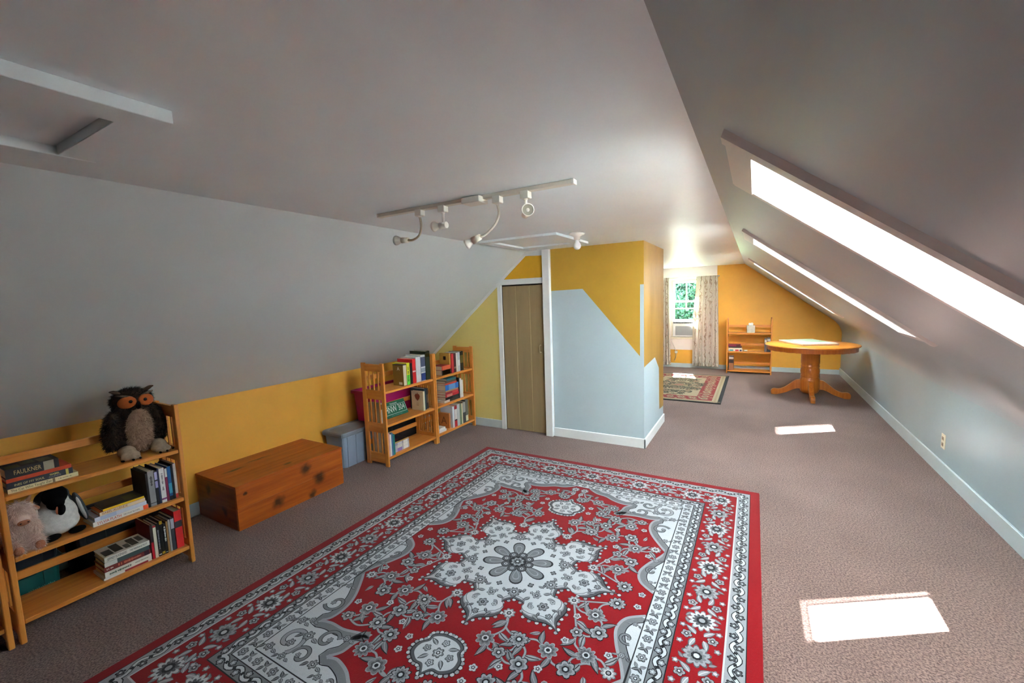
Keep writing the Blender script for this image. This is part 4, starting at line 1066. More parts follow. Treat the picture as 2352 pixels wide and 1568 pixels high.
def books_B():
    z = TB[2]
    # row on the licence-plate bookcase, upper shelf
    g = book_standing('gold-brown paperback with its page edges to the room, in the upper row', 0, 0.05, z, 0.205, 0.135, (120, 92, 34), rz=-PI / 2, loc=(-3.045, 2.972, z))
    box('cover_panel', plain((40, 34, 26)), (-0.0255, 0.0255, -0.001, 0.136, 0.2, 0.2065), g)
    text('title_text', 'A', 0.05, plain((226, 220, 204)), g, (0.0247, 0.072, 0.165), (PI / 2, 0, PI / 2))
    box('barcode_label', plain((216, 212, 204)), (0.0240, 0.0249, 0.075, 0.118, 0.012, 0.036), g)
    L = [('yellow-green hardback in the upper row', 3.000, 3.043, 0.215, 0.185, (214, 206, 30), [(0.0, 0.45, (90, 206, 60))], (0.7, (60, 90, 30), 0.018, 0.5)), ('dark filler book standing in for the shaded gap between yellow and red spines', 3.044, 3.080, 0.205, 0.17, (44, 30, 30), (), None), ('bright red hardback in the upper row', 3.082, 3.128, 0.242, 0.20, (214, 34, 40), [(0.46, 0.52, (226, 170, 170))], None), ('thick white hardback in the upper row', 3.133, 3.196, 0.252, 0.20, (208, 212, 214), [(0.3, 0.5, (196, 206, 208))], None), ('white book with blue photographs on its spine', 3.203, 3.270, 0.265, 0.20, (214, 216, 218), [(0.02, 0.3, (46, 66, 128)), (0.34, 0.5, (150, 160, 170)), (0.55, 0.92, (66, 74, 102))], None), ('tall dark green hardback at the end of the upper row', 3.276, 3.343, 0.296, 0.21, (36, 44, 26), [(0.05, 0.95, (46, 54, 34)), (0.80, 0.93, (150, 140, 96))], None)]  # second book is a near-black filler for the shaded gap
    for (lab, a, b, h, d, c, bd, tx) in L: book_standing(lab, a, b, z, h, d, c, bands=bd, txt=tx)
    z = TB[1]
    c = book_standing('cream book with a red-brown leaf emblem on its cover', 3.212, 3.238, z, 0.20, 0.16, (206, 192, 160))
    bm = bmesh.new(); add_prism(bm, [(0.045, 0.150), (0.06, 0.175), (0.068, 0.165), (0.078, 0.188), (0.088, 0.165), (0.098, 0.175), (0.115, 0.150), (0.102, 0.122), (0.078, 0.10), (0.055, 0.122)], lambda a, b, w: Vector((-0.0124 - 0.0008 * w, a, b)))
    link('leaf_emblem', bm_mesh(bm, 'leaf_emblem'), plain((132, 62, 34)), c)
    for zz in (0.074, 0.060, 0.050): box('small_print', plain((150, 130, 100)), (-0.0128, -0.0122, 0.062, 0.096, zz - 0.002, zz + 0.002), c)
    book_standing('dark teal hardback behind the cream emblem book', 3.242, 3.278, z, 0.222, 0.19, (30, 64, 76), xf=-2.93)
    book_standing('black hardback with brown picture spine by the slatted side', 3.281, 3.318, z, 0.215, 0.18, (58, 46, 42), xf=-2.94, bands=[(0.3, 0.7, (110, 84, 66))])
    book_standing('white hardback behind the slats, beside the licence plate', 2.688, 2.714, z, 0.195, 0.17, (198, 192, 182), xf=-2.96, bands=[(0.7, 0.95, (120, 84, 40))])
    z = TB[0]
    for (lab, a, b, h, col) in [('slim white softcover behind the slats on the low shelf', 2.688, 2.704, 0.222, (214, 206, 200)), ('slim pink softcover on the low shelf', 2.7045, 2.717, 0.222, (206, 150, 150)), ('slim pale softcover on the low shelf', 2.7175, 2.735, 0.205, (214, 216, 216)), ('slim blue softcover on the low shelf', 2.7355, 2.755, 0.215, (70, 110, 150)), ('slim teal softcover on the low shelf', 2.7555, 2.778, 0.195, (24, 122, 112))]:
        book_standing(lab, a, b, z, h, 0.20, col, xf=-2.90)
    zz = z
    for (lab, a, b, t, col, tp) in [('lavender picture book at the bottom of the low pile by the slats', 2.795, 2.993, 0.034, (168, 160, 176), (140, 110, 170)), ('silver-grey picture book in the low pile by the slats', 2.798, 2.990, 0.030, (176, 170, 172), (206, 200, 190)), ('mauve picture book in the low pile by the slats', 2.80, 2.99, 0.024, (150, 142, 158), (196, 190, 196)), ('gold-edged dark book on top of the low pile by the slats', 2.796, 2.984, 0.014, (60, 48, 40), None)]:
        o = book_flat(lab, a, b, zz, t, 0.16, col, xf=-2.93, bands=[(0.2, 0.5, tp), (0.6, 0.9, (216, 212, 206))] if tp else [(0, 0.999, (176, 138, 70))], top=() if tp else [(0.2, 0.5, 0.2, 0.6, (120, 40, 50)), (0.5, 0.8, 0.4, 0.9, (40, 34, 50))]); zz += t
    # bookcase beside the closet door
    z = TB[2]
    book_flat('black and cream paperback under the red one', 3.527, 3.690, z, 0.055, 0.14, (34, 32, 30), bands=[(0.02, 0.98, (70, 60, 46)), (0.1, 0.9, (206, 180, 120))]); 
    book_flat('red paperback lying on the black and cream one', 3.528, 3.690, z + 0.055, 0.045, 0.14, (176, 52, 40), bands=[(0.1, 0.9, (206, 92, 60))])
    gb = book_standing('gold book standing upright on the red paperback', 3.664, 3.686, z + 0.10, 0.125, 0.14, (176, 136, 60))
    box('cover_picture', plain((40, 30, 22)), (-0.0109, -0.0103, 0.05, 0.085, 0.05, 0.09), gb)
    for (lab, a, b, h, col, bd) in [('red paperback standing beside the gold book', 3.694, 3.735, 0.215, (190, 46, 54), ()), ('dark maroon paperback in the door-side upper row', 3.736, 3.776, 0.213, (74, 38, 46), [(0.2, 0.3, (150, 120, 110))]), ('white paperback in the door-side upper row', 3.777, 3.812, 0.216, (206, 204, 200), ()), ('pale grey-blue paperback in the door-side upper row', 3.813, 3.852, 0.218, (176, 184, 196), [(0.3, 0.6, (210, 210, 214))]), ('black and gold hardback ending the door-side upper row', 3.855, 3.915, 0.222, (44, 38, 26), [(0.4, 0.8, (110, 96, 40))])]:
        book_standing(lab, a, b, z, h, 0.16, col, bands=bd, xf=-2.91)
    z = TB[1]
    for (lab, a, b, t, col, bd) in [('small white book at the bottom of the tall door-side pile', 3.546, 3.640, 0.026, (210, 206, 196), ()), ]:
        book_flat(lab, a, b, z, t, 0.15, col, bands=bd)
    book_flat('dark olive book at the bottom of the tall door-side pile', 3.642, 3.812, z, 0.026, 0.14, (60, 58, 46))
    zz = z + 0.026
    for (lab, a, b, t, col, bd) in [('black hardback in the tall door-side pile', 3.568, 3.812, 0.030, (40, 36, 38), [(0.5, 0.9, (60, 54, 50))]), ('crimson book in the tall door-side pile', 3.570, 3.810, 0.030, (178, 30, 44), [(0.1, 0.5, (206, 120, 110))]), ('wine red book in the tall door-side pile', 3.572, 3.806, 0.028, (150, 34, 50), [(0.5, 0.95, (190, 60, 60))]), ('thin tan book in the tall door-side pile', 3.572, 3.800, 0.016, (170, 140, 100), ()), ('thick blue book in the tall door-side pile', 3.573, 3.808, 0.062, (40, 110, 190), [(0.25, 0.75, (96, 150, 206))]), ('thin red-orange book in the tall door-side pile', 3.570, 3.777, 0.020, (214, 80, 60), ()), ('brown book near the top of the tall door-side pile', 3.575, 3.770, 0.024, (96, 80, 66), ()), ('teal book on top of the tall door-side pile', 3.600, 3.769, 0.022, (36, 110, 120), ())]:
        book_flat(lab, a, b, zz, t, 0.18, col, bands=bd); zz += t
    book_standing('slim black hardback between the tall pile and white books', 3.814, 3.832, z, 0.235, 0.18, (36, 36, 40)); book_standing('white hardback beside the tall door-side pile', 3.833, 3.862, z, 0.222, 0.17, (206, 206, 206)); book_standing('shorter white softcover ending the door-side middle row', 3.863, 3.893, z, 0.200, 0.17, (214, 212, 208))
    z = TB[0]
    book_flat('white book at the bottom of the little door-side pile', 3.435, 3.557, z, 0.024, 0.15, (200, 198, 196)); book_flat('white book on the little door-side pile', 3.437, 3.540, z + 0.024, 0.026, 0.14, (216, 214, 210))
    fr = book_standing('tan wooden-covered book with a carved A on its cover', 3.630, 3.652, z, 0.17, 0.15, (176, 110, 54), xf=-2.93)
    text('carved_letter', 'A', 0.12, plain((110, 62, 26)), fr, (-0.0108, 0.075, 0.08), (PI / 2, 0, -PI / 2))
    for (lab, a, b, h, col, bd) in [('pale blue-white box book on the low door-side shelf', 3.655, 3.690, 0.24, (196, 204, 212), ()), ('red and white paperback on the low door-side shelf', 3.692, 3.738, 0.236, (186, 40, 50), [(0.35, 0.85, (214, 206, 206)), (0.3, 0.36, (40, 30, 50))]), ('pale grey paperback on the low door-side shelf', 3.741, 3.790, 0.246, (176, 180, 184), ()), ('sage green paperback on the low door-side shelf', 3.792, 3.826, 0.24, (110, 130, 100), ()), ('cream softcover on the low door-side shelf', 3.828, 3.846, 0.24, (214, 206, 170), ()), ('black and white photograph book on the low door-side shelf', 3.848, 3.900, 0.25, (60, 60, 60), [(0.5, 0.98, (150, 150, 146))]), ('tall grey book ending the low door-side row', 3.902, 3.950, 0.262, (90, 90, 86), [(0.05, 0.3, (206, 200, 160))])]:
        book_standing(lab, a, b, z, h, 0.17, col, bands=bd, xf=-2.90)
books_B()

def plate():
    g = mat('plate_green', (10, 96, 70), rough=0.35, spec=0.5); w = mat('plate_white', (226, 232, 228), rough=0.4)
    p = thing('licence_plate', 'green licence plate with white characters leaning on the shelf', 'licence plate', (-3.035, 2.965, TB[1] + 0.001), PI / 2)
    p.rotation_euler = (math.radians(-24), 0, PI / 2)
    box('plate', g, (-0.1525, 0.1525, 0, 0.002, 0.0, 0.153), p, bev=0.0006)
    R = (PI / 2, 0, 0)
    text('plate_number', 'HNW 304', 0.088, w, p, (0, -0.0003, 0.075), R, maxw=0.255)
    text('state_name', 'Vermont', 0.026, w, p, (0, -0.0003, 0.132), R)
    text('motto', 'Green  Mountain  State', 0.015, mat('plate_motto', (110, 170, 150)), p, (0, -0.0003, 0.014), R)
    bm = bmesh.new()
    for e in ((-0.145, 0.145, 0.114, 0.117), (-0.145, 0.145, 0.028, 0.031), (-0.145, -0.142, 0.028, 0.117), (0.142, 0.145, 0.028, 0.117)): add_box(bm, e[0], e[1], -0.0006, 0.0002, e[2], e[3])
    link('border_line', bm_mesh(bm, 'border_line'), w, p)
plate()

# ------------------------------------------------------------------ plush animals
def plush_owl():
    o = thing('plush_owl', 'brown plush owl with orange face sitting on the bookcase', 'plush toy', (-3.055, 0.965, TA[2]), PI / 2)
    # local -Y faces the room
    body = blob('owl_body', [((0, 0.02, 0.145), (0.108, 0.085, 0.125), (0, 0, 0)), ((0, 0.02, 0.08), (0.10, 0.085, 0.08), (0, 0, 0)), ((0, 0.0, 0.305), (0.092, 0.078, 0.068), (0, 0, 0)), ((0, 0.01, 0.24), (0.085, 0.07, 0.06), (0, 0, 0)),
                             ((-0.105, 0.0, 0.15), (0.035, 0.055, 0.115), (0.1, 0.12, 0)), ((0.105, 0.0, 0.15), (0.035, 0.055, 0.115), (0.1, -0.12, 0)), ((0, 0.09, 0.04), (0.05, 0.05, 0.03), (0, 0, 0))], 0.008, 5)
    dark = mat('owl_dark_fur', (30, 24, 20), rough=0.95, spec=0.1, vscale=22, col2=(70, 56, 44))
    link('body', body, dark, o)
    f = link('fur', fur_mesh('owl_fur', body, 9000, 0.016, 0.0012, 0.5), fur_mat('owl_fur_mat', [(16, 13, 12), (26, 21, 18), (38, 30, 24), (76, 62, 50)]), o); f['kind'] = 'stuff'
    bel = blob('owl_belly', [((0, -0.062, 0.15), (0.062, 0.032, 0.115), (0.08, 0, 0)), ((0, -0.055, 0.08), (0.06, 0.04, 0.06), (0, 0, 0))], 0.006, 4)
    link('belly', bel, mat('owl_belly_plush', (124, 98, 82), rough=0.95, spec=0.1, vscale=60, col2=(156, 128, 108)), o)
    f = link('belly_fur', fur_mesh('owl_bfur', bel, 3500, 0.012, 0.0009, 0.5, filt=lambda P, N: N[:, 1] < 0.1), fur_mat('owl_bfur_mat', [(104, 80, 66), (142, 114, 96), (176, 148, 126)]), o); f['kind'] = 'stuff'
    orange = mat('owl_orange_felt', (168, 84, 34), rough=0.9, var=0.12, vscale=40); blk = mat('owl_black', (16, 14, 14), rough=0.25)
    for s in (-1, 1):
        d = blob('owl_disc', [((s * 0.042, -0.066, 0.307), (0.042, 0.018, 0.034), (0, s * 0.25, s * 0.35))], 0.005, 2)
        link('face_disc', d, orange, o)
        link('eye', blob('owl_eye', [((s * 0.032, -0.086, 0.312), (0.009, 0.006, 0.009), (0, 0, 0))], 0.002, 1), blk, o)
        link('eyebrow', blob('owl_brow', [((s * 0.05, -0.058, 0.342), (0.040, 0.013, 0.006), (0, -s * 0.22, s * 0.3))], 0.004, 2), mat('owl_brow_fur', (120, 104, 88), rough=0.95, vscale=60, col2=(46, 38, 32)), o)
        e = blob('owl_ear', [((s * 0.070, -0.02, 0.362), (0.026, 0.013, 0.011), (0, -s * 0.5, 0)), ((s * 0.088, -0.022, 0.370), (0.013, 0.008, 0.006), (0, -s * 0.3, 0))], 0.004, 2)
        link('ear_tuft', e, mat('owl_ear_fur', (90, 66, 48), rough=0.95, vscale=50, col2=(60, 54, 44)), o)
        ft = blob('owl_foot', [((s * 0.066, -0.105, 0.022), (0.042, 0.034, 0.022), (0, 0, 0)), ((s * 0.046, -0.138, 0.014), (0.012, 0.026, 0.013), (0, 0, s * 0.1)), ((s * 0.072, -0.14, 0.014), (0.012, 0.026, 0.013), (0, 0, -s * 0.15)), ((s * 0.097, -0.125, 0.014), (0.012, 0.024, 0.013), (0, 0, -s * 0.7)), ((s * 0.070, -0.070, 0.036), (0.040, 0.050, 0.034), (0, 0, 0))], 0.005, 3)
        foot = link('foot', ft, mat('owl_foot_plush', (132, 114, 96), rough=0.95, vscale=40, col2=(166, 146, 124)), o)
        for (cx, cy, a) in ((0.045, -0.163, 0.1), (0.076, -0.165, -0.15), (0.113, -0.143, -0.7)):
            link('claw', blob('owl_claw', [((s * cx, cy, 0.010), (0.006, 0.010, 0.006), (0, 0, s * a))], 0.002, 1), blk, foot)
    link('beak', blob('owl_beak', [((0, -0.083, 0.285), (0.011, 0.013, 0.024), (0.25, 0, 0))], 0.003, 2), blk, o)
plush_owl()

def plush_penguin():
    o = thing('plush_penguin', 'white and grey plush penguin with black head beside the shaggy pink toy', 'plush toy', (-3.01, 0.605, TA[1]), PI / 2 + 0.05); o.scale = (0.92, 0.92, 0.96)
    white = mat('penguin_white_plush', (212, 212, 208), rough=0.95, spec=0.1, vscale=60, col2=(190, 190, 188), bump=0.4, bscale=220); blk = mat('penguin_black_plush', (14, 14, 16), rough=0.9, spec=0.1, bump=0.4, bscale=220); gry = mat('penguin_grey_plush', (88, 94, 98), rough=0.95, spec=0.1, vscale=60, col2=(70, 76, 80), bump=0.4, bscale=220)
    link('body', blob('pg_body', [((0, -0.01, 0.095), (0.082, 0.068, 0.095), (0, 0, 0)), ((0, -0.01, 0.06), (0.085, 0.075, 0.06), (0, 0, 0)), ((0, -0.005, 0.17), (0.055, 0.05, 0.05), (0, 0, 0))], 0.006, 4), white, o)
    link('back', blob('pg_back', [((0, 0.03, 0.11), (0.092, 0.055, 0.105), (0, 0, 0)), ((0.0, 0.03, 0.19), (0.07, 0.045, 0.05), (0, 0, 0))], 0.006, 4), gry, o)
    link('head', blob('pg_head', [((-0.005, -0.035, 0.212), (0.05, 0.048, 0.052), (0, 0, 0)), ((-0.012, -0.062, 0.182), (0.036, 0.03, 0.036), (0, 0, 0))], 0.005, 3), blk, o)
    link('beak', blob('pg_beak', [((-0.002, -0.09, 0.148), (0.017, 0.018, 0.034), (0.35, 0, 0))], 0.004, 3), blk, o)
    link('beak_stripe', blob('pg_stripe', [((-0.017, -0.088, 0.148), (0.005, 0.010, 0.024), (0.35, 0, 0))], 0.002, 1), mat('penguin_orange', (206, 120, 92), rough=0.8), o)
    for s in (-1, 1):
        w = link('flipper', blob('pg_flip', [((s * 0.096, -0.002, 0.105), (0.017, 0.046, 0.088), (0.0, -s * 0.22, 0))], 0.005, 3), gry, o)
        link('flipper_lining', blob('pg_flin', [((s * 0.090, -0.036, 0.105), (0.009, 0.014, 0.072), (0.0, -s * 0.22, 0))], 0.004, 2), white, w)
        link('foot', blob('pg_foot', [((s * 0.048, -0.088, 0.017), (0.036, 0.020, 0.017), (0, 0, -s * 0.15))], 0.004, 2), blk, o)
plush_penguin()

def plush_shaggy():
    o = thing('plush_highland_cow', 'shaggy pale pink plush animal with snout sitting under the book pile', 'plush toy', (-3.0, 0.482, TA[1]), PI / 2); o.scale = (0.92, 1.0, 1.0)
    skin = mat('shaggy_pink_plush', (222, 198, 186), rough=0.95, spec=0.1, vscale=30, col2=(200, 172, 160)); nose = mat('shaggy_nose', (170, 112, 84), rough=0.85, var=0.1, vscale=40); blk = mat('shaggy_nostril', (50, 30, 26), rough=0.6)
    b = blob('hc_body', [((0, 0.01, 0.075), (0.056, 0.055, 0.075), (0, 0, 0)), ((0, -0.02, 0.165), (0.050, 0.052, 0.055), (0, 0, 0)), ((0, -0.055, 0.145), (0.036, 0.03, 0.028), (0, 0, 0)), ((-0.034, -0.075, 0.032), (0.022, 0.05, 0.026), (0, 0, 0.1)), ((0.034, -0.075, 0.032), (0.022, 0.05, 0.026), (0, 0, -0.1)), ((-0.045, -0.035, 0.085), (0.018, 0.02, 0.05), (0.4, 0, 0)), ((0.045, -0.035, 0.085), (0.018, 0.02, 0.05), (0.4, 0, 0))], 0.006, 4)
    link('body', b, skin, o)
    f = link('fur', fur_mesh('hc_fur', b, 9000, 0.026, 0.0009, 0.9, 0.6, filt=lambda P, N: ~((P[:, 1] < -0.068) & (P[:, 2] > 0.12))), fur_mat('hc_fur_mat', [(206, 176, 164), (232, 210, 200), (240, 224, 214), (216, 188, 176)]), o); f['kind'] = 'stuff'
    link('snout', blob('hc_snout', [((0, -0.082, 0.138), (0.024, 0.013, 0.013), (0, 0, 0))], 0.004, 2), nose, o)
    for s in (-1, 1):
        link('nostril', blob('hc_nostril', [((s * 0.013, -0.0945, 0.140), (0.004, 0.003, 0.003), (0, s * 0.3, 0))], 0.0012, 1), blk, o)
        link('ear', blob('hc_ear', [((s * 0.055, -0.02, 0.175), (0.022, 0.008, 0.012), (0, s * 0.5, 0))], 0.003, 2), nose, o)
        link('horn', blob('hc_horn', [((s * 0.036, -0.01, 0.215), (0.010, 0.009, 0.022), (0, s * 0.55, 0)), ((s * 0.047, -0.01, 0.236), (0.006, 0.006, 0.015), (0, s * 0.2, 0))], 0.003, 2), mat('shaggy_horn', (176, 134, 104), rough=0.8), o)
        link('hoof', blob('hc_hoof', [((s * 0.036, -0.122, 0.026), (0.019, 0.012, 0.021), (0, 0, 0))], 0.004, 2), nose, o)
plush_shaggy()

# ------------------------------------------------------------------ chest and storage totes
def chest():
    # local: X along the room (world Y), -Y towards the room
    c = thing('wooden_chest', 'long knotty reddish pine chest on the carpet', 'chest', (-3.253, 1.838, 0), PI / 2)
    L, D, H = 0.84 / 2, 0.535 / 2, 0.312
    kn = [(-0.14, -D, 0.085, 0.036, 0.02, 0.034), (0.20, -D, 0.135, 0.042, 0.02, 0.040), (0.085, -D, 0.245, 0.036, 0.02, 0.036), (0.13, -D, 0.03, 0.026, 0.02, 0.026), (-0.36, -D, 0.24, 0.010, 0.02, 0.010), (0.0, -D + 0.08, H, 0.028, 0.02, 0.02), (-0.26, 0.06, H, 0.06, 0.015, 0.02), (-0.05, 0.12, H, 0.07, 0.012, 0.02), (-L, 0.1, 0.22, 0.02, 0.03, 0.03), (-L, -0.1, 0.1, 0.02, 0.03, 0.03)]
    m = knot_wood('red_pine', (188, 98, 30), (150, 68, 18), (46, 22, 12), kn, 'X', 0.36)
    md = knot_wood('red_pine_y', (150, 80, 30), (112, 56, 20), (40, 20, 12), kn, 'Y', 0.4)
    box('front_board', m, (-L, L, -D, -D + 0.02, 0.0, 0.148), c, bev=0.0015); box('front_board', m, (-L, L, -D, -D + 0.02, 0.149, H - 0.02), c, bev=0.0015)
    box('back_board', m, (-L, L, D - 0.02, D, 0.0, H - 0.02), c, bev=0.0015)
    for s in (-1, 1):
        x0, x1 = (-L, -L + 0.02) if s < 0 else (L - 0.02, L)
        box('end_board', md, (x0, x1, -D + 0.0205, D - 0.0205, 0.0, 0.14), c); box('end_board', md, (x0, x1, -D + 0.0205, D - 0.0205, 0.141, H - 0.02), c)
    b = box('lid', m, (-L - 0.003, L + 0.003, -D - 0.004, -D + 0.21, H - 0.02, H), c, bev=0.002)
    box('lid_board', m, (-L - 0.003, L + 0.003, -D + 0.2107, D, H - 0.02, H), b, bev=0.002)
chest()

def tote(name, label, x0, x1, y0, y1, z0, z1, m, ml, lid=True, ribs=True):
    cx, cy = (x0 + x1) / 2, (y0 + y1) / 2
    o = thing(name, label, 'storage bin', (cx, cy, z0)); hx, hy, h = (x1 - x0) / 2, (y1 - y0) / 2, z1 - z0
    bm = bmesh.new(); t = 0.88; hb = h - 0.03
    def ring(kx, ky, z): 
        r = 0.03; pts = []
        for (sx, sy, a0) in ((1, 1, 0), (-1, 1, PI / 2), (-1, -1, PI), (1, -1, 1.5 * PI)):
            for i in range(4):
                a = a0 + i * PI / 6; pts.append(bm.verts.new((sx * (kx - r) + r * math.cos(a), sy * (ky - r) + r * math.sin(a), z)))
        return pts
    rs = [ring(hx * t - 0.012, hy * (t + 0.04) - 0.012, 0), ring(hx - 0.02, hy - 0.02, hb)]
    if not lid: rs.append(ring(hx, hy, hb + 0.002)); rs.append(ring(hx, hy, h)); rs.append(ring(hx - 0.02, hy - 0.02, h)); rs.append(ring(hx * t - 0.02, hy * t - 0.02, 0.01))
    n = 16
    for a, b in zip(rs[:-1], rs[1:]):
        for i in range(n): bm.faces.new((a[i], a[(i + 1) % n], b[(i + 1) % n], b[i]))
    bm.faces.new(rs[0][::-1]); bm.faces.new(rs[-1])
    link('tub', bm_mesh(bm, 'tub'), m, o)
    if lid:
        bm = bmesh.new(); rs = [ring(hx - 0.004, hy - 0.004, hb - 0.012), ring(hx, hy, hb + 0.002), ring(hx, hy, h - 0.012), ring(hx - 0.008, hy - 0.008, h - 0.002), ring(hx - 0.035, hy - 0.035, h - 0.002), ring(hx - 0.04, hy - 0.04, h - 0.008)]
        for a, b in zip(rs[:-1], rs[1:]):
            for i in range(n): bm.faces.new((a[i], a[(i + 1) % n], b[(i + 1) % n], b[i]))
        bm.faces.new(rs[0][::-1]); bm.faces.new(rs[-1]); link('lid', bm_mesh(bm, 'lid'), ml, o)
    if ribs:
        for s in (-1, 1):
            for (a, b) in ((-0.85, -0.62), (-0.45, 0.45), (0.62, 0.85)):
                bm = bmesh.new(); vs = []
                for z, k in ((0.004, hx * t - 0.012), (hb - 0.02, hx - 0.022)):
                    for dx in (-0.004, 0.008):
                        for yy in (a, b): vs.append(bm.verts.new((s * (k + dx), yy * (hy - 0.03), z)))
                for f in ((0, 1, 3, 2), (4, 6, 7, 5), (0, 4, 5, 1), (2, 3, 7, 6), (0, 2, 6, 4), (1, 5, 7, 3)): bm.faces.new([vs[i] for i in f])
                link('rib_panel', bm_mesh(bm, 'rib_panel'), m, o)
    return o
M_TB = mat('tote_grey_blue', (140, 158, 178), rough=0.45, spec=0.4, var=0.03)
M_TBL = mat('tote_grey_lid', (128, 140, 150), rough=0.45, spec=0.4, var=0.03)
tote('storage_tote', 'grey-blue lidded plastic tote between chest and slatted bookcase', -3.505, -3.205, 2.44, 2.985, 0.0, 0.335, M_TB, M_TBL)
tote('storage_tote', 'magenta plastic tub standing on the grey tote behind the bookcase', -3.50, -3.19, 2.79, 3.50, 0.3345, 0.645, mat('tote_magenta', (176, 26, 104), rough=0.4, spec=0.4), None, lid=False, ribs=False)
tote('storage_tote', 'black plastic tote on the floor behind the licence plate bookcase', -3.50, -3.20, 3.0, 3.52, 0.0, 0.335, mat('tote_black', (26, 26, 28), rough=0.5), mat('tote_black_lid', (30, 30, 32), rough=0.5))
tl = tote('storage_tote', 'teal plastic bin behind the plush animal bookcase', -3.50, -3.19, 0.30, 0.655, 0.0, 0.215, mat('tote_teal', (16, 92, 88), rough=0.45), mat('tote_teal_lid', (40, 62, 70), rough=0.45))
bm = bmesh.new()
for k in range(14): add_box(bm, 0.1485, 0.1495, 0.03 + k * 0.007, 0.0345 + k * 0.007, 0.088, 0.094 + (k % 3) * 0.002)
link('small_print', bm_mesh(bm, 'small_print'), plain((120, 170, 160)), tl)
tote('storage_tote', 'navy lidded bin stacked on the teal bin', -3.50, -3.19, 0.31, 0.66, 0.2145, 0.375, mat('tote_navy', (40, 46, 60), rough=0.45), mat('tote_navy_lid', (36, 40, 50), rough=0.45))
tote('storage_tote', 'black lidded tote behind the low book piles', -3.50, -3.19, 0.68, 1.16, 0.0, 0.345, mat('tote_charcoal', (34, 36, 44), rough=0.5), mat('tote_charcoal_lid', (52, 58, 74), rough=0.5))

# ------------------------------------------------------------------ ceiling hatches, track light, bulb
def hatch(label, x0, x1, y0, y1, bx0=0.10, bx1=0.115, by=0.10, th=0.045):
    h = thing('attic_hatch', label, 'hatch', (0, 0, CZ - th)); z0, z1 = 0.0, th - 0.0001
    m = M_CEIL
    box('frame_board', m, (x1 - bx1, x1, y0, y1, z0, z1), h, bev=0.0015); box('frame_board', m, (x0, x0 + bx0, y0, y1, z0, z1), h, bev=0.0015)
    for (a, b) in ((y1 - by, y1), (y0, y0 + by)): box('frame_board', m, (x0 + bx0 + 0.001, x1 - bx1 - 0.001, a, b, z0 + 0.0015, z1), h, bev=0.0015)
    box('panel', m, (x0 + bx0 + 0.004, x1 - bx1 - 0.004, y0 + by + 0.004, y1 - by - 0.004, th * 0.8, th - 0.0005), h)
hatch('square white attic hatch near the left slope over the bookcases', -1.875, -1.285, -0.16, 0.556, 0.072, 0.10, 0.085, 0.032)
hatch('square white attic hatch next to the bare bulb', -2.07, -1.34, 3.07, 3.80, th=0.02)

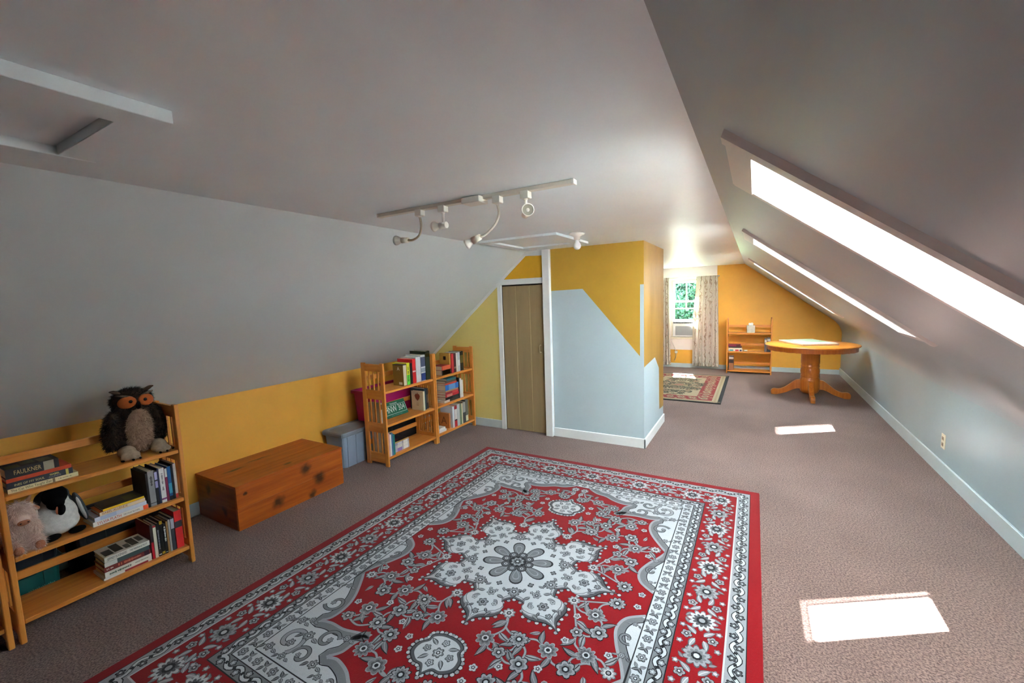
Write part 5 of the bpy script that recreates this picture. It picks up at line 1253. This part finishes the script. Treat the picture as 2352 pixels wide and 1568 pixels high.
def track_light():
    m = mat('track_cream', (216, 212, 198), rough=0.4, spec=0.4); wm = mat('track_white', (224, 222, 214), rough=0.4)
    lens = mat('bulb_lens', (150, 146, 134), rough=0.15, spec=0.7); dk = mat('bulb_dark_ring', (90, 84, 70), rough=0.5)
    t = thing('track_light', 'cream ceiling track light with four adjustable spot heads', 'track light', (-1.265, 1.765, CZ))
    box('track', m, (-0.58, 0.58, -0.017, 0.017, -0.019, -0.0005), t, bev=0.002)
    for s in (-1, 1): box('end_cap', wm, (s * 0.583 - 0.006, s * 0.583 + 0.006, -0.019, 0.019, -0.022, -0.0005), t, bev=0.002)
    f = box('power_feed', wm, (0.02, 0.125, -0.05, 0.03, -0.036, -0.006), t, bev=0.004, seg=2)
    def bulb(par, c, d, r, L):
        d = Vector(d).normalized(); M = Matrix.Translation(c) @ d.to_track_quat('Z', 'Y').to_matrix().to_4x4()
        lathe('bulb', wm, [(0, 0), (r * 0.42, 0), (r * 0.5, L * 0.25), (r * 0.9, L * 0.75), (r, L), (r * 0.9, L), (r * 0.86, L - 0.004)], par, 24, M)
        lathe('bulb_lens', lens, [(r * 0.86, L - 0.004), (r * 0.4, L - 0.006), (0, L - 0.006)], par, 24, M)
        lathe('bulb_core', mat('bulb_core_white', (232, 230, 224), rough=0.2), [(r * 0.30, L - 0.006), (r * 0.28, L - 0.003), (0, L - 0.002)], par, 16, M)
    def adapter(x):
        h = box('spot_head', wm, (x - 0.022, x + 0.022, -0.018, 0.018, -0.048, -0.012), t, bev=0.003)
        lathe('collar', wm, [(0, -0.055), (0.009, -0.055), (0.009, -0.048), (0, -0.048)], h, 12, Matrix.Translation((x, 0, 0)))
        return h
    def V(*a): return Vector(a)
    # gooseneck facing the left slope
    h = adapter(-0.288); p = spline2([V(-0.288, 0, -0.055), V(-0.283, 0, -0.10), V(-0.30, 0, -0.145), V(-0.345, 0, -0.165), V(-0.385, 0, -0.163)])
    tube('gooseneck', mat('gooseneck_brass', (170, 160, 140), rough=0.35, metal=0.4), p, 0.0062, h); tube('socket', m, [V(-0.38, 0, -0.163), V(-0.425, 0, -0.160)], [0.014, 0.016], h, 16); bulb(h, V(-0.42, 0, -0.160), (-1, 0, 0.06), 0.026, 0.05)
    # short head facing left
    h = adapter(-0.132); tube('stem', wm, [V(-0.132, 0, -0.05), V(-0.132, 0, -0.098)], 0.0065, h); tube('socket', wm, [V(-0.113, 0, -0.112), V(-0.156, 0, -0.112)], 0.0165, h, 20); bulb(h, V(-0.156, 0, -0.112), (-1, 0, 0), 0.026, 0.042)
    # long gooseneck
    h = adapter(0.197); p = spline2([V(0.197, 0, -0.055), V(0.205, -0.005, -0.10), V(0.185, -0.01, -0.145), V(0.135, -0.015, -0.185), V(0.10, -0.02, -0.198)])
    tube('gooseneck', m, p, 0.0062, h); tube('socket', m, [V(0.105, -0.02, -0.195), V(0.062, -0.025, -0.212)], [0.014, 0.018], h, 16); bulb(h, V(0.066, -0.024, -0.21), (-0.85, -0.25, -0.42), 0.025, 0.042)
    # head aimed into the room
    h = adapter(0.348); tube('stem', wm, [V(0.348, 0, -0.05), V(0.348, 0, -0.098)], 0.0065, h); tube('socket', wm, [V(0.335, 0.012, -0.118), V(0.362, -0.018, -0.108)], 0.017, h, 20); bulb(h, V(0.360, -0.016, -0.109), (0.55, -0.8, 0.0), 0.028, 0.042)
def spline2(P, n=6):
    out = []
    for i in range(len(P) - 1):
        p0, p1, p2, p3 = P[max(i - 1, 0)], P[i], P[i + 1], P[min(i + 2, len(P) - 1)]
        for k in range(n):
            t = k / n; out.append(0.5 * ((2 * p1) + (-p0 + p2) * t + (2 * p0 - 5 * p1 + 4 * p2 - p3) * t * t + (-p0 + 3 * p1 - 3 * p2 + p3) * t ** 3))
    out.append(P[-1]); return out
track_light()

def ceiling_bulb():
    w = mat('porcelain_white', (226, 222, 212), rough=0.25, spec=0.5)
    o = thing('ceiling_lamp', 'white porcelain ceiling lampholder with bare bulb', 'ceiling lamp', (-1.232, 3.23, CZ))
    lathe('lampholder', w, [(0, -0.0005), (0.062, -0.0005), (0.062, -0.012), (0.045, -0.020), (0.026, -0.028), (0.024, -0.055), (0, -0.055)], o, 32)
    lathe('bulb', mat('bulb_glass_white', (236, 236, 234), rough=0.15, spec=0.5), [(0, -0.055), (0.014, -0.055), (0.015, -0.068), (0.027, -0.085), (0.031, -0.100), (0.028, -0.115), (0.017, -0.127), (0, -0.131)], o, 32)
ceiling_bulb()

def outlet():
    p = thing('wall_outlet', 'beige duplex outlet plate on the right knee wall', 'outlet', (RX, 4.455, 0.273))
    m = mat('outlet_ivory', (214, 204, 178), rough=0.4); d = mat('outlet_brown', (150, 128, 100), rough=0.4); s = mat('outlet_slot', (50, 40, 34))
    box('cover_plate', m, (-0.006, 0, -0.036, 0.036, -0.058, 0.058), p, bev=0.002)
    for z in (-0.024, 0.024):
        r = box('receptacle', d, (-0.009, -0.0055, -0.016, 0.016, z - 0.014, z + 0.014), p, bev=0.0015)
        for y in (-0.006, 0.006): box('slot', s, (-0.0095, -0.0088, y - 0.0012, y + 0.0012, z - 0.004, z + 0.006), r)
outlet()

# ------------------------------------------------------------------ far end: pedestal table and things
def pedestal_table():
    t = thing('pedestal_table', 'round honey oak pedestal table with four curved feet', 'table', (0.69, 7.10, 0))
    m = wood('table_oak', (208, 134, 52), (184, 104, 34), 'X', 0.28, 4); mp = wood('table_oak_z', (204, 128, 50), (178, 98, 32), 'Z', 0.28, 5); ma = wood('table_apron_oak', (184, 106, 40), (160, 84, 28), 'Z', 0.32, 5)
    R = 0.545; Z = 0.738
    lathe('table_top', m, [(0, Z - 0.024), (R - 0.02, Z - 0.024), (R - 0.006, Z - 0.020), (R, Z - 0.012), (R - 0.004, Z - 0.004), (R - 0.014, Z), (0, Z)], t, 96)
    # scalloped apron
    bm = bmesh.new(); n = 192; r0, r1 = R - 0.028, R - 0.05; V = []
    for i in range(n):
        a = 2 * PI * i / n; zb = Z - 0.085 + 0.008 * (abs(math.sin(8 * a)) ** 0.5) + 0.004 * math.cos(16 * a)
        V.append([bm.verts.new((r * math.cos(a), r * math.sin(a), z)) for r, z in ((r0, Z - 0.0245), (r0, zb), (r1, zb), (r1, Z - 0.0245))])
    for i in range(n):
        a, b = V[i], V[(i + 1) % n]
        for k in range(4): f = bm.faces.new((a[k], b[k], b[(k + 1) % 4], a[(k + 1) % 4]))
    link('apron', bm_mesh(bm, 'apron'), ma, t)
    lathe('pedestal', mp, [(0, 0.05), (0.085, 0.05), (0.108, 0.075), (0.117, 0.12), (0.117, 0.235), (0.112, 0.262), (0.104, 0.272), (0.108, 0.282), (0.112, 0.292), (0.104, 0.304), (0.110, 0.33), (0.114, 0.36), (0.110, 0.395), (0.102, 0.415), (0.108, 0.422), (0.110, 0.435), (0.103, 0.445), (0.106, 0.462), (0.110, 0.475), (0.110, 0.66), (0.16, 0.672), (0.16, 0.7135), (0, 0.7135)], t, 48)
    prof_top = spline([(0.105, 0.235), (0.16, 0.225), (0.22, 0.175), (0.29, 0.115), (0.36, 0.082), (0.42, 0.085), (0.452, 0.068), (0.46, 0.04)], 5)
    prof_bot = spline([(0.455, 0.002), (0.40, 0.0), (0.34, 0.018), (0.27, 0.045), (0.20, 0.085), (0.15, 0.105), (0.105, 0.105)], 5)
    poly = prof_top + prof_bot
    for k in range(4):
        a = k * PI / 2; c, s = math.cos(a), math.sin(a)
        bm = bmesh.new(); add_prism(bm, poly, lambda x, z, w: Vector((x * c - (w - 0.5) * 0.05 * s, x * s + (w - 0.5) * 0.05 * c, z)))
        bmesh.ops.bevel(bm, geom=[e for e in bm.edges if len(e.link_faces) == 2 and e.calc_face_angle(0) > 1.2], offset=0.006, segments=2, affect='EDGES')
        lg = link('leg', bm_mesh(bm, 'leg'), mp, t)
        bm = bmesh.new(); add_prism(bm, [(-0.026, 0.235), (0.026, 0.235), (0.026, 0.19), (-0.026, 0.19)], lambda x, z, w: Vector((0.105 + 0.018 * w, x, z)))
        bm.transform(Matrix.Rotation(a, 4, 'Z')); link('mount_block', bm_mesh(bm, 'mount_block'), mp, lg)
    b = thing('map_box', 'large flat white box with a map-like picture lying on the table', 'box', (0.655, 7.17, Z), math.radians(24))
    box('tray', plain((176, 172, 160)), (-0.225, 0.225, -0.30, 0.30, 0.0, 0.022), b, bev=0.001)
    box('lid', plain((182, 177, 164)), (-0.228, 0.228, -0.303, 0.303, 0.008, 0.0275), b, bev=0.0015)
    box('cover_picture', mat('map_print', (150, 166, 150), rough=0.6, vscale=9, col2=(128, 148, 110)), (-0.20, 0.205, -0.13, 0.28, 0.0274, 0.0279), b)
    box('cover_title', plain((190, 184, 166)), (-0.20, 0.205, -0.28, -0.15, 0.0274, 0.0279), b)
pedestal_table()

def far_shelf_things():
    z = TF[2]
    t = thing('tissue_box', 'marbled white cube tissue box with a tissue tuft', 'tissue box', (-0.05, 8.77, z), 0.1)
    box('carton', mat('tissue_carton', (206, 202, 190), rough=0.7, vscale=14, col2=(178, 172, 156)), (-0.062, 0.062, -0.062, 0.062, 0, 0.128), t, bev=0.003)
    tm = blob('tissue', [((0, 0, 0.135), (0.036, 0.02, 0.02), (0, 0, 0)), ((-0.018, 0, 0.155), (0.022, 0.012, 0.022), (0, 0.5, 0)), ((0.02, 0.004, 0.158), (0.02, 0.011, 0.024), (0, -0.6, 0))], 0.005, 2)
    link('tissue', tm, mat('tissue_white', (232, 230, 226), rough=0.95), t)
    z = TF[1]; xf = 8.70
    z0 = z
    for (lab, a, b, th, col, bd) in [('multicoloured paperback at the bottom of the far shelf pile', -0.405, -0.175, 0.034, (206, 196, 190), [(0.1, 0.35, (70, 140, 150)), (0.5, 0.75, (186, 60, 70)), (0.8, 0.95, (60, 50, 80))]), ('cream paperback in the far shelf pile', -0.405, -0.185, 0.026, (214, 206, 180), ()), ('charcoal paperback in the far shelf pile', -0.400, -0.19, 0.026, (58, 48, 46), ()), ('plum paperback on top of the far shelf pile', -0.405, -0.205, 0.034, (120, 24, 62), [(0.65, 0.98, (70, 40, 30))])]:
        book_flat(lab, a, b, z0, th, 0.15, col, rz=0, loc=((a + b) / 2, xf, z0), bands=bd); z0 += th
    p = thing('trinket_dish', 'tiny white round dish beside the far shelf pile', 'dish', (-0.125, 8.73, z))
    lathe('dish', mat('dish_white', (228, 224, 216), rough=0.3), [(0, 0), (0.022, 0), (0.034, 0.016), (0.033, 0.022), (0.028, 0.020), (0.018, 0.008), (0, 0.008)], p, 24)
    book_standing('black and white photo book standing at the far shelf end', 0, 0.052, z, 0.255, 0.17, (66, 66, 68), rz=0, loc=(0.232, 8.71, z), bands=[(0.05, 0.3, (40, 40, 44)), (0.75, 0.93, (196, 194, 188))])
    book_standing('grey photo book leaning beside the black and white one', 0, 0.03, z, 0.24, 0.16, (96, 96, 100), rz=0.0, loc=(0.185, 8.72, z), bands=[(0.7, 0.9, (176, 176, 170))])
    z = TF[0]
    book_standing('thick brown hardback with a black spine label on the lowest far shelf', 0, 0.075, z, 0.26, 0.18, (150, 98, 64), rz=0, loc=(-0.352, 8.69, z), bands=[(0.5, 0.75, (44, 36, 38)), (0.80, 0.92, (196, 186, 176)), (0.93, 0.999, (50, 44, 46))])
far_shelf_things()
